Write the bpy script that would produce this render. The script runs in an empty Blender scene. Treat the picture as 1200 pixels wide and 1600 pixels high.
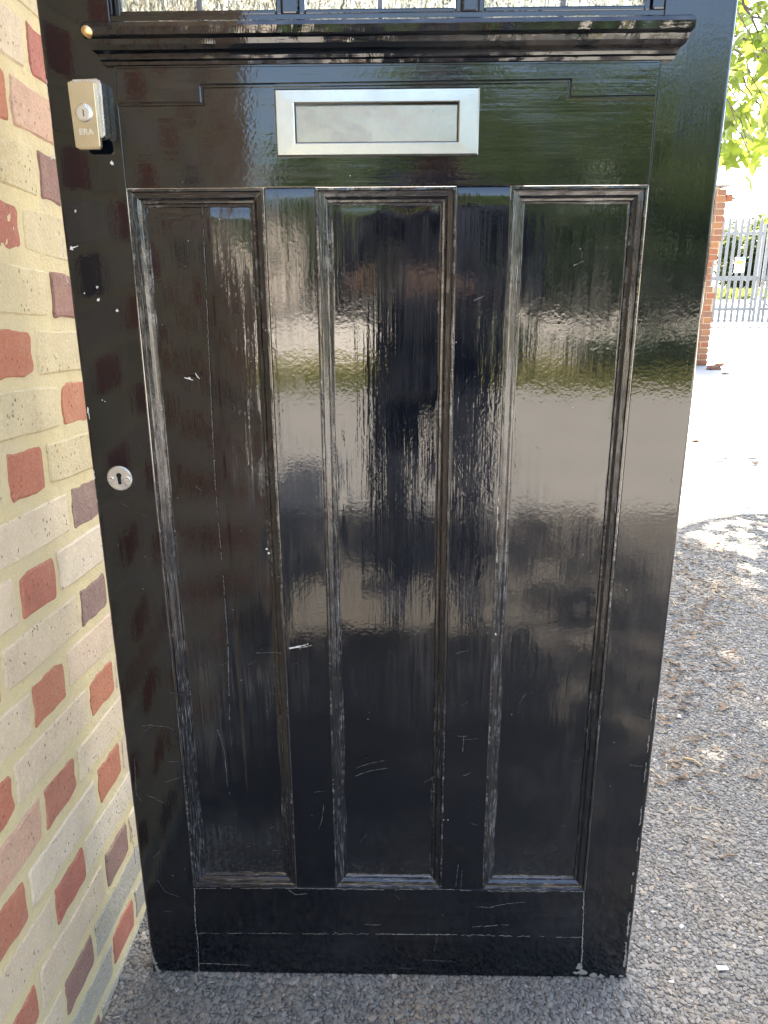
import bpy, bmesh, math, random
import numpy as np
from mathutils import Vector, Matrix, noise as mnoise
random.seed(7)
RNG = np.random.default_rng(11)
S = bpy.context.scene
COL = S.collection

# ------------------------------------------------------------------ camera, sky, sun, exposure
CAM = (0.4381, -1.0548, 1.1879)
PITCH, YAW, ROLL, FPX = 0.3020, -0.0214, 0.0050, 1202.0

def ray(u, v):
    """direction of the view ray through photo pixel (u, v) of the 1200x1600 photograph (used for measuring)"""
    x = (u - 600) / FPX; up = (800 - v) / FPX; fw = 1.0
    c, s = math.cos(ROLL), math.sin(ROLL); x, up = c*x + s*up, -s*x + c*up
    c, s = math.cos(PITCH), math.sin(PITCH); y, z = c*fw + s*up, -s*fw + c*up
    c, s = math.cos(YAW), math.sin(YAW)
    return Vector((c*x + s*y, -s*x + c*y, z))

def on_y(u, v, Y=0.0):
    d = ray(u, v); t = (Y - CAM[1]) / d.y
    return Vector(CAM) + d * t

def on_z(u, v, Z=0.0):
    d = ray(u, v); t = (Z - CAM[2]) / d.z
    return Vector(CAM) + d * t

cam = bpy.data.cameras.new('camera')
cam.sensor_fit = 'AUTO'; cam.sensor_width = 36; cam.lens = 36 * FPX / 1600
cam.clip_start = 0.02; cam.clip_end = 3000
co = bpy.data.objects.new('camera', cam); COL.objects.link(co)
fwd = ray(600, 800).normalized(); right = (ray(700, 800) - ray(600, 800)).normalized(); upv = right.cross(fwd).normalized()
co.matrix_world = Matrix(((right.x, upv.x, -fwd.x, CAM[0]), (right.y, upv.y, -fwd.y, CAM[1]), (right.z, upv.z, -fwd.z, CAM[2]), (0, 0, 0, 1)))
S.camera = co

SUN_EL, SUN_AZ = math.radians(56), math.radians(-3)     # azimuth measured from +Y towards +X
wd = bpy.data.worlds.new('World'); S.world = wd; wd.use_nodes = True
nt = wd.node_tree; nt.nodes.clear()
sky = nt.nodes.new('ShaderNodeTexSky'); sky.sky_type = 'NISHITA'; sky.sun_disc = False
sky.sun_elevation = SUN_EL; sky.sun_rotation = SUN_AZ; sky.air_density = 1.0; sky.dust_density = 3.0; sky.ozone_density = 0.4
bg = nt.nodes.new('ShaderNodeBackground'); bg.inputs[1].default_value = 0.07
ow = nt.nodes.new('ShaderNodeOutputWorld')
nt.links.new(sky.outputs[0], bg.inputs[0]); nt.links.new(bg.outputs[0], ow.inputs[0])
sd = bpy.data.lights.new('sun', 'SUN'); sd.energy = 4.7; sd.angle = math.radians(0.53); sd.color = (1.0, 0.91, 0.79)
so = bpy.data.objects.new('sun', sd); COL.objects.link(so)
SUNDIR = Vector((math.sin(SUN_AZ)*math.cos(SUN_EL), math.cos(SUN_AZ)*math.cos(SUN_EL), math.sin(SUN_EL)))
so.rotation_euler = (-SUNDIR).to_track_quat('-Z', 'Y').to_euler(); so.location = (0, 0, 20)
S.view_settings.view_transform = 'Standard'; S.view_settings.look = 'None'
S.view_settings.gamma = 1; S.view_settings.use_curve_mapping = False
S.view_settings.exposure = 4.0
S.render.engine = 'CYCLES'
S.cycles.use_denoising = True
S.cycles.max_bounces = 8; S.cycles.diffuse_bounces = 4; S.cycles.glossy_bounces = 4; S.cycles.transmission_bounces = 6
S.cycles.sample_clamp_indirect = 6

# ------------------------------------------------------------------ helpers
def link(o, parent=None):
    COL.objects.link(o)
    if parent is not None: o.parent = parent
    return o

def tag(o, label=None, cat=None, group=None, kind=None):
    if label: o['label'] = label
    if cat: o['category'] = cat
    if group: o['group'] = group
    if kind: o['kind'] = kind
    return o

def thing(name, label, cat, loc=(0, 0, 0), rot=(0, 0, 0), group=None):
    o = bpy.data.objects.new(name, None); o.location = loc; o.rotation_euler = rot
    o.empty_display_size = 0.1
    link(o); return tag(o, label, cat, group, 'thing' if cat else None)

def mesh_from(name, V, F, mat=None, smooth=False):
    m = bpy.data.meshes.new(name); m.from_pydata([tuple(v) for v in V], [], F)
    if mat: m.materials.append(mat)
    if smooth: m.polygons.foreach_set('use_smooth', [True]*len(m.polygons))
    m.update(); return m

def obj(name, V, F, mat, parent=None, smooth=False):
    return link(bpy.data.objects.new(name, mesh_from(name, V, F, mat, smooth)), parent)

def bmobj(name, bm, mat, parent=None, smooth=False):
    m = bpy.data.meshes.new(name); bm.to_mesh(m); bm.free(); m.materials.append(mat)
    if smooth: m.polygons.foreach_set('use_smooth', [True]*len(m.polygons))
    return link(bpy.data.objects.new(name, m), parent)

def bm_box(bm, x0, x1, y0, y1, z0, z1, bev=0.0, seg=2):
    b2 = bmesh.new(); bmesh.ops.create_cube(b2, size=1)
    for v in b2.verts:
        v.co = Vector((x0 if v.co.x < 0 else x1, y0 if v.co.y < 0 else y1, z0 if v.co.z < 0 else z1))
    if bev: bmesh.ops.bevel(b2, geom=b2.edges[:], offset=bev, segments=seg, affect='EDGES', profile=0.6)
    t = bpy.data.meshes.new('t'); b2.to_mesh(t); b2.free(); bm.from_mesh(t); bpy.data.meshes.remove(t)

def box(name, mat, parent, x0, x1, y0, y1, z0, z1, bev=0.0, seg=2):
    bm = bmesh.new(); bm_box(bm, x0, x1, y0, y1, z0, z1, bev, seg)
    return bmobj(name, bm, mat, parent)

def tube(bm, pts, radii, n=8, cap=True):
    rings = []
    for i, p in enumerate(pts):
        p = Vector(p)
        a = Vector(pts[max(i-1, 0)]); b = Vector(pts[min(i+1, len(pts)-1)])
        d = (b - a).normalized()
        s = d.orthogonal().normalized(); t = d.cross(s)
        if rings:
            ref = prev_s - d * prev_s.dot(d)
            if ref.length > 1e-6: s = ref.normalized(); t = d.cross(s)
        prev_s = s
        r = radii[i] if hasattr(radii, '__len__') else radii
        rings.append([bm.verts.new(p + (s*math.cos(q) + t*math.sin(q))*r) for q in [2*math.pi*k/n for k in range(n)]])
    for A, B in zip(rings, rings[1:]):
        for k in range(n): bm.faces.new((A[k], A[(k+1) % n], B[(k+1) % n], B[k]))
    if cap:
        bm.faces.new(rings[0][::-1]); bm.faces.new(rings[-1])

def disc_prism(bm, c, r, y0, y1, n=32, bev=0.0):
    """round plate facing -Y, centre (x, z), front at y0 (towards -Y), back at y1"""
    cx, cz = c; rings = []
    prof = [(r, y1), (r, y0 + bev), (r - bev, y0)] if bev else [(r, y1), (r, y0)]
    for rr, yy in prof: rings.append([bm.verts.new((cx + rr*math.cos(2*math.pi*k/n), yy, cz + rr*math.sin(2*math.pi*k/n))) for k in range(n)])
    for A, B in zip(rings, rings[1:]):
        for k in range(n): bm.faces.new((A[k], A[(k+1) % n], B[(k+1) % n], B[k]))
    bm.faces.new(rings[-1]); bmesh.ops.recalc_face_normals(bm, faces=bm.faces[:])

def prism_y(bm, poly, y0, y1):
    A = [bm.verts.new((x, y0, z)) for x, z in poly]; B = [bm.verts.new((x, y1, z)) for x, z in poly]
    n = len(poly)
    bm.faces.new(A); bm.faces.new(B[::-1])
    for k in range(n): bm.faces.new((A[k], B[k], B[(k+1) % n], A[(k+1) % n]))
    bmesh.ops.recalc_face_normals(bm, faces=bm.faces[:])

# ------------------------------------------------------------------ material helper
class N:
    def __init__(self, name):
        self.m = bpy.data.materials.new(name); self.m.use_nodes = True
        self.t = self.m.node_tree; self.t.nodes.clear()
        self.out = self.add('ShaderNodeOutputMaterial')
    def add(self, typ, **kw):
        n = self.t.nodes.new(typ)
        for k, v in kw.items(): setattr(n, k, v)
        return n
    def set(self, node, name, val):
        if isinstance(val, bpy.types.NodeSocket): self.t.links.new(val, node.inputs[name])
        else:
            s = node.inputs[name]
            if hasattr(s.default_value, '__len__') and not isinstance(val, str) and len(val) == 3 and len(s.default_value) == 4: val = (*val, 1)
            s.default_value = val
    def obj(self): return self.add('ShaderNodeTexCoord').outputs['Object']
    def map(self, vec, scale=(1, 1, 1), loc=(0, 0, 0)):
        n = self.add('ShaderNodeMapping'); self.set(n, 'Vector', vec); n.inputs['Scale'].default_value = scale; n.inputs['Location'].default_value = loc
        return n.outputs[0]
    def noise(self, vec, scale=5, detail=3, rough=0.5, dist=0.0):
        n = self.add('ShaderNodeTexNoise'); self.set(n, 'Vector', vec); self.set(n, 'Scale', scale); self.set(n, 'Detail', detail); self.set(n, 'Roughness', rough); self.set(n, 'Distortion', dist)
        return n.outputs['Fac']
    def voro(self, vec, scale=5, feature='F1', out='Distance', rand=1.0):
        n = self.add('ShaderNodeTexVoronoi', feature=feature); self.set(n, 'Vector', vec); self.set(n, 'Scale', scale); self.set(n, 'Randomness', rand)
        return n.outputs[out]
    def ramp(self, fac, a, b, ca=(0, 0, 0), cb=(1, 1, 1)):
        n = self.add('ShaderNodeMapRange'); self.set(n, 'Value', fac)
        n.inputs[1].default_value = a; n.inputs[2].default_value = b; n.clamp = True
        return n.outputs[0]
    def mix(self, fac, a, b):
        n = self.add('ShaderNodeMix', data_type='RGBA')
        for i, v in ((0, fac), (6, a), (7, b)):
            if isinstance(v, bpy.types.NodeSocket): self.t.links.new(v, n.inputs[i])
            else: n.inputs[i].default_value = v if i == 0 else (*v, 1)
        return n.outputs[2]
    def math(self, op, a, b=0.0, c=0.0):
        n = self.add('ShaderNodeMath', operation=op)
        for i, v in enumerate((a, b, c)):
            if isinstance(v, bpy.types.NodeSocket): self.t.links.new(v, n.inputs[i])
            else: n.inputs[i].default_value = v
        return n.outputs[0]
    def bump(self, h, dist, strength=1.0, prev=None):
        n = self.add('ShaderNodeBump'); self.set(n, 'Height', h); n.inputs['Distance'].default_value = dist
        if isinstance(strength, bpy.types.NodeSocket): self.set(n, 'Strength', strength)
        else: n.inputs['Strength'].default_value = strength
        if prev is not None: self.set(n, 'Normal', prev)
        return n.outputs[0]
    def attr(self, name, out='Fac'):
        return self.add('ShaderNodeAttribute', attribute_name=name).outputs[out]
    def rand(self): return self.add('ShaderNodeObjectInfo').outputs['Random']
    def sep(self, vec):
        n = self.add('ShaderNodeSeparateXYZ'); self.set(n, 0, vec) if False else self.t.links.new(vec, n.inputs[0])
        return n.outputs
    def bsdf(self, **kw):
        p = self.add('ShaderNodeBsdfPrincipled')
        for k, v in kw.items(): self.set(p, k.replace('_', ' '), v)
        self.t.links.new(p.outputs[0], self.out.inputs[0]); return p

def simple(name, col, rough=0.6, metal=0.0, var=0.0, vscale=20, bump=0.0, bscale=80):
    n = N(name); o = n.obj()
    c = n.mix(n.noise(o, vscale, 4), tuple(x*(1-var) for x in col), tuple(min(1, x*(1+var)) for x in col)) if var else col
    kw = dict(Base_Color=c, Roughness=rough, Metallic=metal)
    if bump: kw['Normal'] = n.bump(n.noise(o, bscale, 4, 0.6), bump)
    n.bsdf(**kw); return n.m

def paint(name, axis='Z', wave=1.0, chalk=0.25, crackle=None, streak=1.0, weather=0.0, settle=0.0):
    """old thick black gloss paint with brush marks along one axis, orange peel, dust and fine scuffs"""
    n = N(name); o = n.obj()
    sc = {'Z': (1, 1, 0.05), 'X': (0.05, 1, 1)}[axis]
    sc2 = {'Z': (1, 1, 0.012), 'X': (0.012, 1, 1)}[axis]
    brush = n.noise(n.map(o, sc), 95, 3, 0.6)
    broad = n.noise(n.map(o, {'Z': (1, 1, 0.22), 'X': (0.22, 1, 1)}[axis]), 13, 2, 0.5)
    peel = n.noise(o, 210, 2, 0.5)
    fine = n.noise(n.map(o, sc2), 420, 2, 0.6)
    b = n.bump(broad, 0.0011*wave)
    b = n.bump(brush, 0.00024*streak, prev=b)
    b = n.bump(fine, 0.00003*streak, prev=b)
    b = n.bump(peel, 0.00006, prev=b)
    b = n.bump(n.noise(o, 48, 3, 0.6), 0.00011*wave, prev=b)
    if crackle:
        x0, x1, z0, z1 = crackle
        X, Y, Z = n.sep(o)
        fx = 0.16 if axis == 'X' else 0.012
        mx = n.math('MULTIPLY', n.ramp(X, x0, x0+fx), n.ramp(X, x1, x1-0.012))
        fz = min(0.14, (z1-z0)*0.3)
        mz = n.math('MULTIPLY', n.ramp(Z, z0, z0+fz), n.ramp(Z, z1, z1-fz))
        msk = n.math('MULTIPLY', mx, mz)
        cells = n.voro(n.map(o, (1, 1, 0.42) if axis == 'Z' else (0.6, 1, 1)), 75, 'DISTANCE_TO_EDGE')
        b = n.bump(n.math('MULTIPLY', n.ramp(cells, 0.0, 0.09), msk), 0.000012, prev=b)
        b = n.bump(n.math('MULTIPLY', n.noise(n.map(o, (1, 1, 0.5) if axis == 'Z' else (0.5, 1, 1)), 60, 3), msk), 0.00025, prev=b)
    dust = n.math('MULTIPLY', n.ramp(n.noise(o, 4.5, 4, 0.6), 0.45, 0.75), n.ramp(n.noise(n.map(o, sc), 160, 4, 0.7), 0.35, 0.7))
    scuff = n.ramp(n.noise(n.map(o, sc2), 260, 3, 0.75), 0.66, 0.78)
    speck = n.ramp(n.voro(o, 130), 0.085, 0.045)
    spk = n.math('MULTIPLY', speck, n.ramp(n.noise(o, 9, 2), 0.52, 0.62))
    f1 = n.math('MULTIPLY', dust, 0.5*chalk)
    if settle:
        Zs = n.sep(o)[2]; sd_ = n.math('MULTIPLY', n.ramp(n.math('ADD', Zs, n.math('MULTIPLY', n.noise(o, 14, 5, 0.7), 0.16)), 0.42, 0.27), n.ramp(n.noise(o, 150, 5, 0.8), 0.38, 0.66))
        f1 = n.math('ADD', f1, n.math('MULTIPLY', sd_, settle)); dust = n.math('MAXIMUM', dust, sd_)
    f2 = n.math('MULTIPLY', scuff, 0.22*chalk)
    f3 = n.math('MULTIPLY', spk, 0.35)
    fac = n.math('ADD', n.math('ADD', f1, f2), f3)
    base = n.mix(fac, (0.0012, 0.0025, 0.0050), (0.17, 0.165, 0.16))
    rough = n.math('ADD', n.math('MULTIPLY', dust, 0.28), n.math('ADD', 0.055, n.math('MULTIPLY', scuff, 0.1)))
    coat = 0.35
    if weather:
        wm = n.math('MULTIPLY', msk, n.ramp(n.noise(n.map(o, (0.5, 1, 1)), 60, 4, 0.7), 0.35, 0.6))
        base = n.mix(n.math('MULTIPLY', wm, weather), base, (0.05, 0.043, 0.038)); rough = n.math('ADD', rough, n.math('MULTIPLY', wm, 0.5)); coat = n.math('SUBTRACT', 0.35, n.math('MULTIPLY', wm, 0.3))
    n.bsdf(Base_Color=base, Roughness=rough, IOR=1.5, Coat_Weight=coat, Coat_Roughness=0.04, Coat_IOR=1.5, Normal=b, Coat_Normal=b)
    return n.m

M = {}
M['paint_v'] = paint('gloss_black_vertical', 'Z', 0.8, 0.28, streak=0.5)
M['paint_h'] = paint('gloss_black_horizontal', 'X', 0.9, 0.25, streak=0.6)
M['paint_panel'] = paint('gloss_black_panel', 'Z', 0.8, 0.32, streak=0.7, settle=0.16)
M['paint_panel_streaky'] = paint('gloss_black_streaky_panel', 'Z', 0.7, 0.3, streak=0.8, settle=0.16)
M['paint_crackle'] = paint('gloss_black_crackled', 'Z', 0.9, 0.3, streak=0.9, crackle=(0.495, 0.595, 0.62, 1.20))
M['paint_ledge'] = paint('gloss_black_ledge', 'X', 1.0, 0.3, crackle=(0.45, 0.82, 1.436, 1.456), weather=0.7)
M['paint_dusty'] = paint('gloss_black_dusty_panel', 'Z', 0.8, 0.7, streak=0.7, settle=0.22)

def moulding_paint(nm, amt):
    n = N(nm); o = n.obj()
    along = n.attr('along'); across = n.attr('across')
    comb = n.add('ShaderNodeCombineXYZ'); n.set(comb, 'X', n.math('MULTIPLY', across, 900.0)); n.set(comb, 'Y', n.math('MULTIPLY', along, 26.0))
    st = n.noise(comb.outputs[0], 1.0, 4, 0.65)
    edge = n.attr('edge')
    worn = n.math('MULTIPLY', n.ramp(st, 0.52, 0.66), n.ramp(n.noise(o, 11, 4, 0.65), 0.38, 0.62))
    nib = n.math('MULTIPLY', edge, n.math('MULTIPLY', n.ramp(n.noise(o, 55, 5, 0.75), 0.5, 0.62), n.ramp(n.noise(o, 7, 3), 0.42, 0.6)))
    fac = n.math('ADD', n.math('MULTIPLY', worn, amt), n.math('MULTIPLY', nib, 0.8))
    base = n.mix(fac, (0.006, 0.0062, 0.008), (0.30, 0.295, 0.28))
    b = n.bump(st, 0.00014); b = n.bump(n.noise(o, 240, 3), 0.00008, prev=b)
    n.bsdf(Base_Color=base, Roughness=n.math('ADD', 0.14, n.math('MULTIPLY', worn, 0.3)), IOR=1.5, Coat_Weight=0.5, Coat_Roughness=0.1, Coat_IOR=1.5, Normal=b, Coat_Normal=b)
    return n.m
M['moulding'] = moulding_paint('gloss_black_moulding', 0.10); M['moulding_worn_sheen'] = moulding_paint('worn_dusty_sheen_moulding', 0.55)  # left and bottom strips: wear and dust plus a bright reflection painted as grey
M['chip'] = simple('bare_primer', (0.24, 0.225, 0.195), 0.8, var=0.3, vscale=90)
M['scratch'] = simple('scratch_grey', (0.11, 0.11, 0.11), 0.7, var=0.5, vscale=60)
M['white_fleck'] = simple('white_paint_fleck', (0.55, 0.54, 0.51), 0.6)
M['gap'] = simple('dark_gap', (0.004, 0.004, 0.004), 0.9)

def metal(name, col, rough, bump=0.0001, patina=None):
    n = N(name); o = n.obj()
    c = n.mix(n.ramp(n.noise(o, 28, 5, 0.65), 0.35, 0.7), col, tuple(x*0.86 for x in col))
    r = n.math('ADD', rough, n.math('MULTIPLY', n.noise(o, 60, 4, 0.7), 0.2))
    mt = 1.0
    if patina:
        pf = n.math('MULTIPLY', n.ramp(n.noise(o, 70, 6, 0.75), 0.42, 0.55), n.ramp(n.noise(o, 17, 4, 0.6), 0.46, 0.58))
        c = n.mix(pf, c, patina); mt = n.math('SUBTRACT', 1.0, n.math('MULTIPLY', pf, 0.7)); r = n.math('ADD', r, n.math('MULTIPLY', pf, 0.25))
    n.bsdf(Base_Color=c, Metallic=mt, Roughness=r, Normal=n.bump(n.noise(o, 180, 4, 0.7), bump))
    return n.m
M['satin'] = metal('satin_aluminium', (0.47, 0.47, 0.43), 0.22)
M['flap'] = metal('patinated_flap', (0.34, 0.34, 0.29), 0.22, 0.0005, (0.30, 0.30, 0.275))
M['satin_brass'] = metal('satin_brass_plate', (0.62, 0.54, 0.38), 0.30, 0.0001)
M['chrome'] = metal('worn_chrome', (0.70, 0.72, 0.74), 0.16, 0.0003)
M['nickel'] = metal('nickel_cylinder', (0.82, 0.83, 0.85), 0.22)
M['old_steel'] = metal('dull_nickel_escutcheon', (0.62, 0.60, 0.56), 0.42, 0.0002, (0.34, 0.30, 0.26))
M['brass'] = metal('old_brass', (0.95, 0.66, 0.30), 0.30)

def glass_mat():
    n = N('reeded_obscure_glass'); o = n.obj()
    h = n.noise(n.map(o, (1, 1, 0.42)), 90, 3, 0.55, 1.2)
    n.bsdf(Base_Color=(0.36, 0.35, 0.27), Roughness=0.06, IOR=1.5, Transmission_Weight=1.0, Normal=n.bump(h, 0.012))
    return n.m
M['glass'] = glass_mat()
M['lead'] = simple('lead_came', (0.12, 0.12, 0.13), 0.5, 0.6, 0.2)

def brick_mat(name, cols, speck=0.35, white=0.3, gr=0.45):
    n = N(name); o = n.obj(); r = n.rand()
    off = n.add('ShaderNodeVectorMath', operation='ADD'); n.t.links.new(o, off.inputs[0])
    cx = n.add('ShaderNodeCombineXYZ'); n.set(cx, 'X', n.math('MULTIPLY', r, 37.0)); n.set(cx, 'Y', n.math('MULTIPLY', r, 91.0)); n.t.links.new(cx.outputs[0], off.inputs[1])
    p = off.outputs[0]
    ramp = n.add('ShaderNodeValToRGB'); n.t.links.new(r, ramp.inputs[0])
    el = ramp.color_ramp.elements
    while len(el) < len(cols): el.new(0.5)
    for i, c in enumerate(cols): el[i].position = i / max(1, len(cols)-1); el[i].color = (*c, 1)
    base = ramp.outputs[0]
    blot = n.ramp(n.noise(p, 16, 4, 0.6), 0.35, 0.72)
    dark = n.add('ShaderNodeMix', data_type='RGBA', blend_type='MULTIPLY'); n.set(dark, 0, n.math('MULTIPLY', blot, 0.55)); n.t.links.new(base, dark.inputs[6]); dark.inputs[7].default_value = (0.74, 0.70, 0.68, 1)
    c = dark.outputs[2]
    pit = n.math('MULTIPLY', n.ramp(n.voro(n.map(p, (1, 1, 0.7)), 120), 0.20, 0.11), n.ramp(n.noise(p, 24, 3, 0.6), 0.46, 0.56))
    soot = n.math('MULTIPLY', n.ramp(n.noise(p, 9, 5, 0.7), 0.50, 0.75), n.ramp(n.noise(p, 190, 4, 0.75), 0.42, 0.62))
    c = n.mix(n.math('MULTIPLY', soot, 0.4), c, (0.16, 0.13, 0.10))
    c = n.mix(n.math('MULTIPLY', pit, speck), c, (0.05, 0.04, 0.035))
    grain = n.noise(p, 260, 4, 0.75)
    c = n.mix(n.math('MULTIPLY', n.ramp(grain, 0.48, 0.68), gr), c, (0.70, 0.60, 0.44))
    sm = n.math('MULTIPLY', n.ramp(n.noise(p, 26, 5, 0.75), 0.52, 0.72), white)
    c = n.mix(sm, c, (0.50, 0.41, 0.22))
    b = n.bump(n.noise(p, 170, 5, 0.75), 0.003); b = n.bump(pit, -0.003, prev=b)
    b = n.bump(n.noise(p, 30, 3), 0.003, prev=b)
    n.bsdf(Base_Color=c, Roughness=0.9, Normal=b); return n.m
M['cream'] = brick_mat('cream_brick', [(0.60, 0.46, 0.29), (0.56, 0.41, 0.26), (0.64, 0.50, 0.325), (0.58, 0.395, 0.25), (0.60, 0.49, 0.34)], 0.75, 0.5, 0.5)
M['yellow'] = brick_mat('yellow_brick', [(0.54, 0.42, 0.215), (0.58, 0.46, 0.26)], 0.7, 0.45)
M['red'] = brick_mat('red_brick', [(0.44, 0.145, 0.065), (0.37, 0.11, 0.07), (0.46, 0.17, 0.075), (0.36, 0.125, 0.085)], 0.3, 0.16, 0.15)
M['pink'] = brick_mat('pink_brick', [(0.50, 0.27, 0.165), (0.52, 0.31, 0.19)], 0.3, 0.3, 0.3)
M['purple'] = brick_mat('purple_brick', [(0.25, 0.13, 0.09), (0.20, 0.12, 0.095), (0.30, 0.125, 0.08)], 0.4, 0.2, 0.15)
M['grey_brick'] = brick_mat('dirty_grey_brick', [(0.36, 0.31, 0.225), (0.29, 0.25, 0.19)], 0.5, 0.35)
M['pier_red'] = brick_mat('pier_brick', [(0.21, 0.078, 0.035), (0.185, 0.07, 0.038), (0.16, 0.085, 0.055), (0.225, 0.105, 0.045)], 0.3, 0.0, 0.05)

def mortar_mat():
    n = N('sandy_mortar'); o = n.obj()
    c = n.mix(n.ramp(n.noise(o, 7, 4, 0.6), 0.35, 0.7), (0.60, 0.465, 0.225), (0.55, 0.44, 0.255))
    c = n.mix(n.math('MULTIPLY', n.ramp(n.noise(o, 500, 3, 0.75), 0.45, 0.7), 0.5), c, (0.60, 0.50, 0.30))
    c = n.mix(n.math('MULTIPLY', n.ramp(n.voro(o, 260), 0.16, 0.08), 0.5), c, (0.20, 0.16, 0.09))
    b = n.bump(n.noise(o, 300, 4, 0.8), 0.002); b = n.bump(n.noise(o, 60, 4, 0.7), 0.004, prev=b)
    n.bsdf(Base_Color=c, Roughness=0.95, Normal=b); return n.m
M['mortar'] = mortar_mat()
M['pier_mortar'] = simple('pier_mortar', (0.32, 0.24, 0.16), 0.95, var=0.2, vscale=30, bump=0.003)

def asphalt_mat():
    n = N('worn_asphalt'); o = n.obj()
    c = n.mix(n.ramp(n.noise(o, 2.2, 5, 0.6), 0.35, 0.7), (0.16, 0.144, 0.122), (0.205, 0.183, 0.152))
    cell = n.voro(o, 110, 'F1', 'Color'); g = n.add('ShaderNodeRGBToBW'); n.t.links.new(cell, g.inputs[0])
    c = n.mix(n.math('MULTIPLY', n.ramp(g.outputs[0], 0.3, 0.9), 0.6), c, (0.33, 0.30, 0.26))
    e = n.voro(o, 110, 'DISTANCE_TO_EDGE')
    c = n.mix(n.math('MULTIPLY', n.ramp(e, 0.10, 0.0), 0.75), c, (0.035, 0.034, 0.034))
    straw = n.math('MULTIPLY', n.ramp(n.noise(o, 3.0, 4, 0.65), 0.55, 0.72), n.ramp(n.noise(o, 120, 3, 0.7), 0.45, 0.6))
    c = n.mix(n.math('MULTIPLY', straw, 0.55), c, (0.36, 0.25, 0.13))
    b = n.bump(n.ramp(e, 0.0, 0.22), 0.0035); b = n.bump(n.noise(o, 320, 3, 0.7), 0.0012, prev=b)
    n.bsdf(Base_Color=c, Roughness=0.85, Normal=b); return n.m
M['asphalt'] = asphalt_mat()

def chips_mat():
    n = N('asphalt_aggregate'); o = n.obj()
    t = n.attr('tone')
    ramp = n.add('ShaderNodeValToRGB'); n.t.links.new(t, ramp.inputs[0]); el = ramp.color_ramp.elements
    stops = [(0.0, (0.10, 0.090, 0.075)), (0.3, (0.175, 0.155, 0.126)), (0.7, (0.24, 0.213, 0.172)), (0.95, (0.33, 0.288, 0.228)), (0.985, (0.38, 0.28, 0.18)), (1.0, (0.55, 0.51, 0.45))]
    while len(el) < len(stops): el.new(0.5)
    for i, (p, c) in enumerate(stops): el[i].position = p; el[i].color = (*c, 1)
    c = n.mix(n.math('MULTIPLY', n.noise(o, 700, 3, 0.7), 0.5), ramp.outputs[0], (0.15, 0.14, 0.12))
    pt = n.ramp(n.noise(o, 2.6, 4, 0.6), 0.35, 0.68)
    c = n.mix(n.math('MULTIPLY', pt, 0.4), c, (0.13, 0.12, 0.10))
    st = n.math('MULTIPLY', n.ramp(n.noise(o, 3.1, 4, 0.65), 0.5, 0.7), n.ramp(n.noise(o, 140, 3, 0.7), 0.42, 0.6))
    c = n.mix(n.math('MULTIPLY', st, 0.6), c, (0.34, 0.23, 0.12))
    n.bsdf(Base_Color=c, Roughness=0.8, Normal=n.bump(n.noise(o, 900, 3, 0.7), 0.0008)); return n.m
M['chips'] = chips_mat()
M['concrete'] = simple('pale_concrete', (0.285, 0.272, 0.25), 0.9, var=0.2, vscale=2, bump=0.003, bscale=60)
M['iron'] = simple('cast_iron', (0.16, 0.145, 0.13), 0.7, 0.3, 0.3, 30)

def leaf_mat(name, a, b, trans, mixf=0.45, gloss=0.35):
    n = N(name); t = n.attr('tone')
    c = n.mix(t, a, b)
    d = n.add('ShaderNodeBsdfPrincipled'); n.set(d, 'Base Color', c); n.set(d, 'Roughness', gloss)
    tr = n.add('ShaderNodeBsdfTranslucent'); n.set(tr, 'Color', n.mix(t, trans, tuple(min(1, x*1.25) for x in trans)))
    mx = n.add('ShaderNodeMixShader'); mx.inputs[0].default_value = mixf
    n.t.links.new(d.outputs[0], mx.inputs[1]); n.t.links.new(tr.outputs[0], mx.inputs[2]); n.t.links.new(mx.outputs[0], n.out.inputs[0])
    return n.m
M['leaf'] = leaf_mat('maple_leaf_green', (0.030, 0.058, 0.018), (0.060, 0.095, 0.026), (0.19, 0.25, 0.026), 0.55)
M['leaf_dark'] = leaf_mat('dark_foliage', (0.065, 0.105, 0.035), (0.15, 0.2, 0.07), (0.16, 0.22, 0.06), 0.35)
M['leaf_far'] = leaf_mat('far_foliage', (0.03, 0.056, 0.026), (0.075, 0.10, 0.035), (0.09, 0.115, 0.025), 0.4)
M['leaf_hedge'] = leaf_mat('hedge_foliage', (0.02, 0.04, 0.018), (0.05, 0.075, 0.028), (0.06, 0.09, 0.02), 0.3)
M['bark'] = simple('bark', (0.14, 0.11, 0.085), 0.9, var=0.4, vscale=14, bump=0.02, bscale=25)
M['twig'] = simple('dry_twig', (0.22, 0.16, 0.10), 0.9, var=0.3, vscale=60)
M['straw'] = simple('dry_straw', (0.48, 0.36, 0.20), 0.9, var=0.3, vscale=60)
M['dryleaf'] = simple('dry_leaf_brown', (0.20, 0.135, 0.08), 0.85, var=0.4, vscale=60)
M['grass'] = leaf_mat('grass_green', (0.08, 0.12, 0.02), (0.22, 0.21, 0.06), (0.2, 0.24, 0.05), 0.35, 0.6)
M['soil'] = simple('dry_grass_soil', (0.20, 0.18, 0.07), 0.95, var=0.4, vscale=3)
M['galv'] = simple('galvanised_steel', (0.16, 0.172, 0.178), 0.6, 0.0, 0.15, 8)

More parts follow.
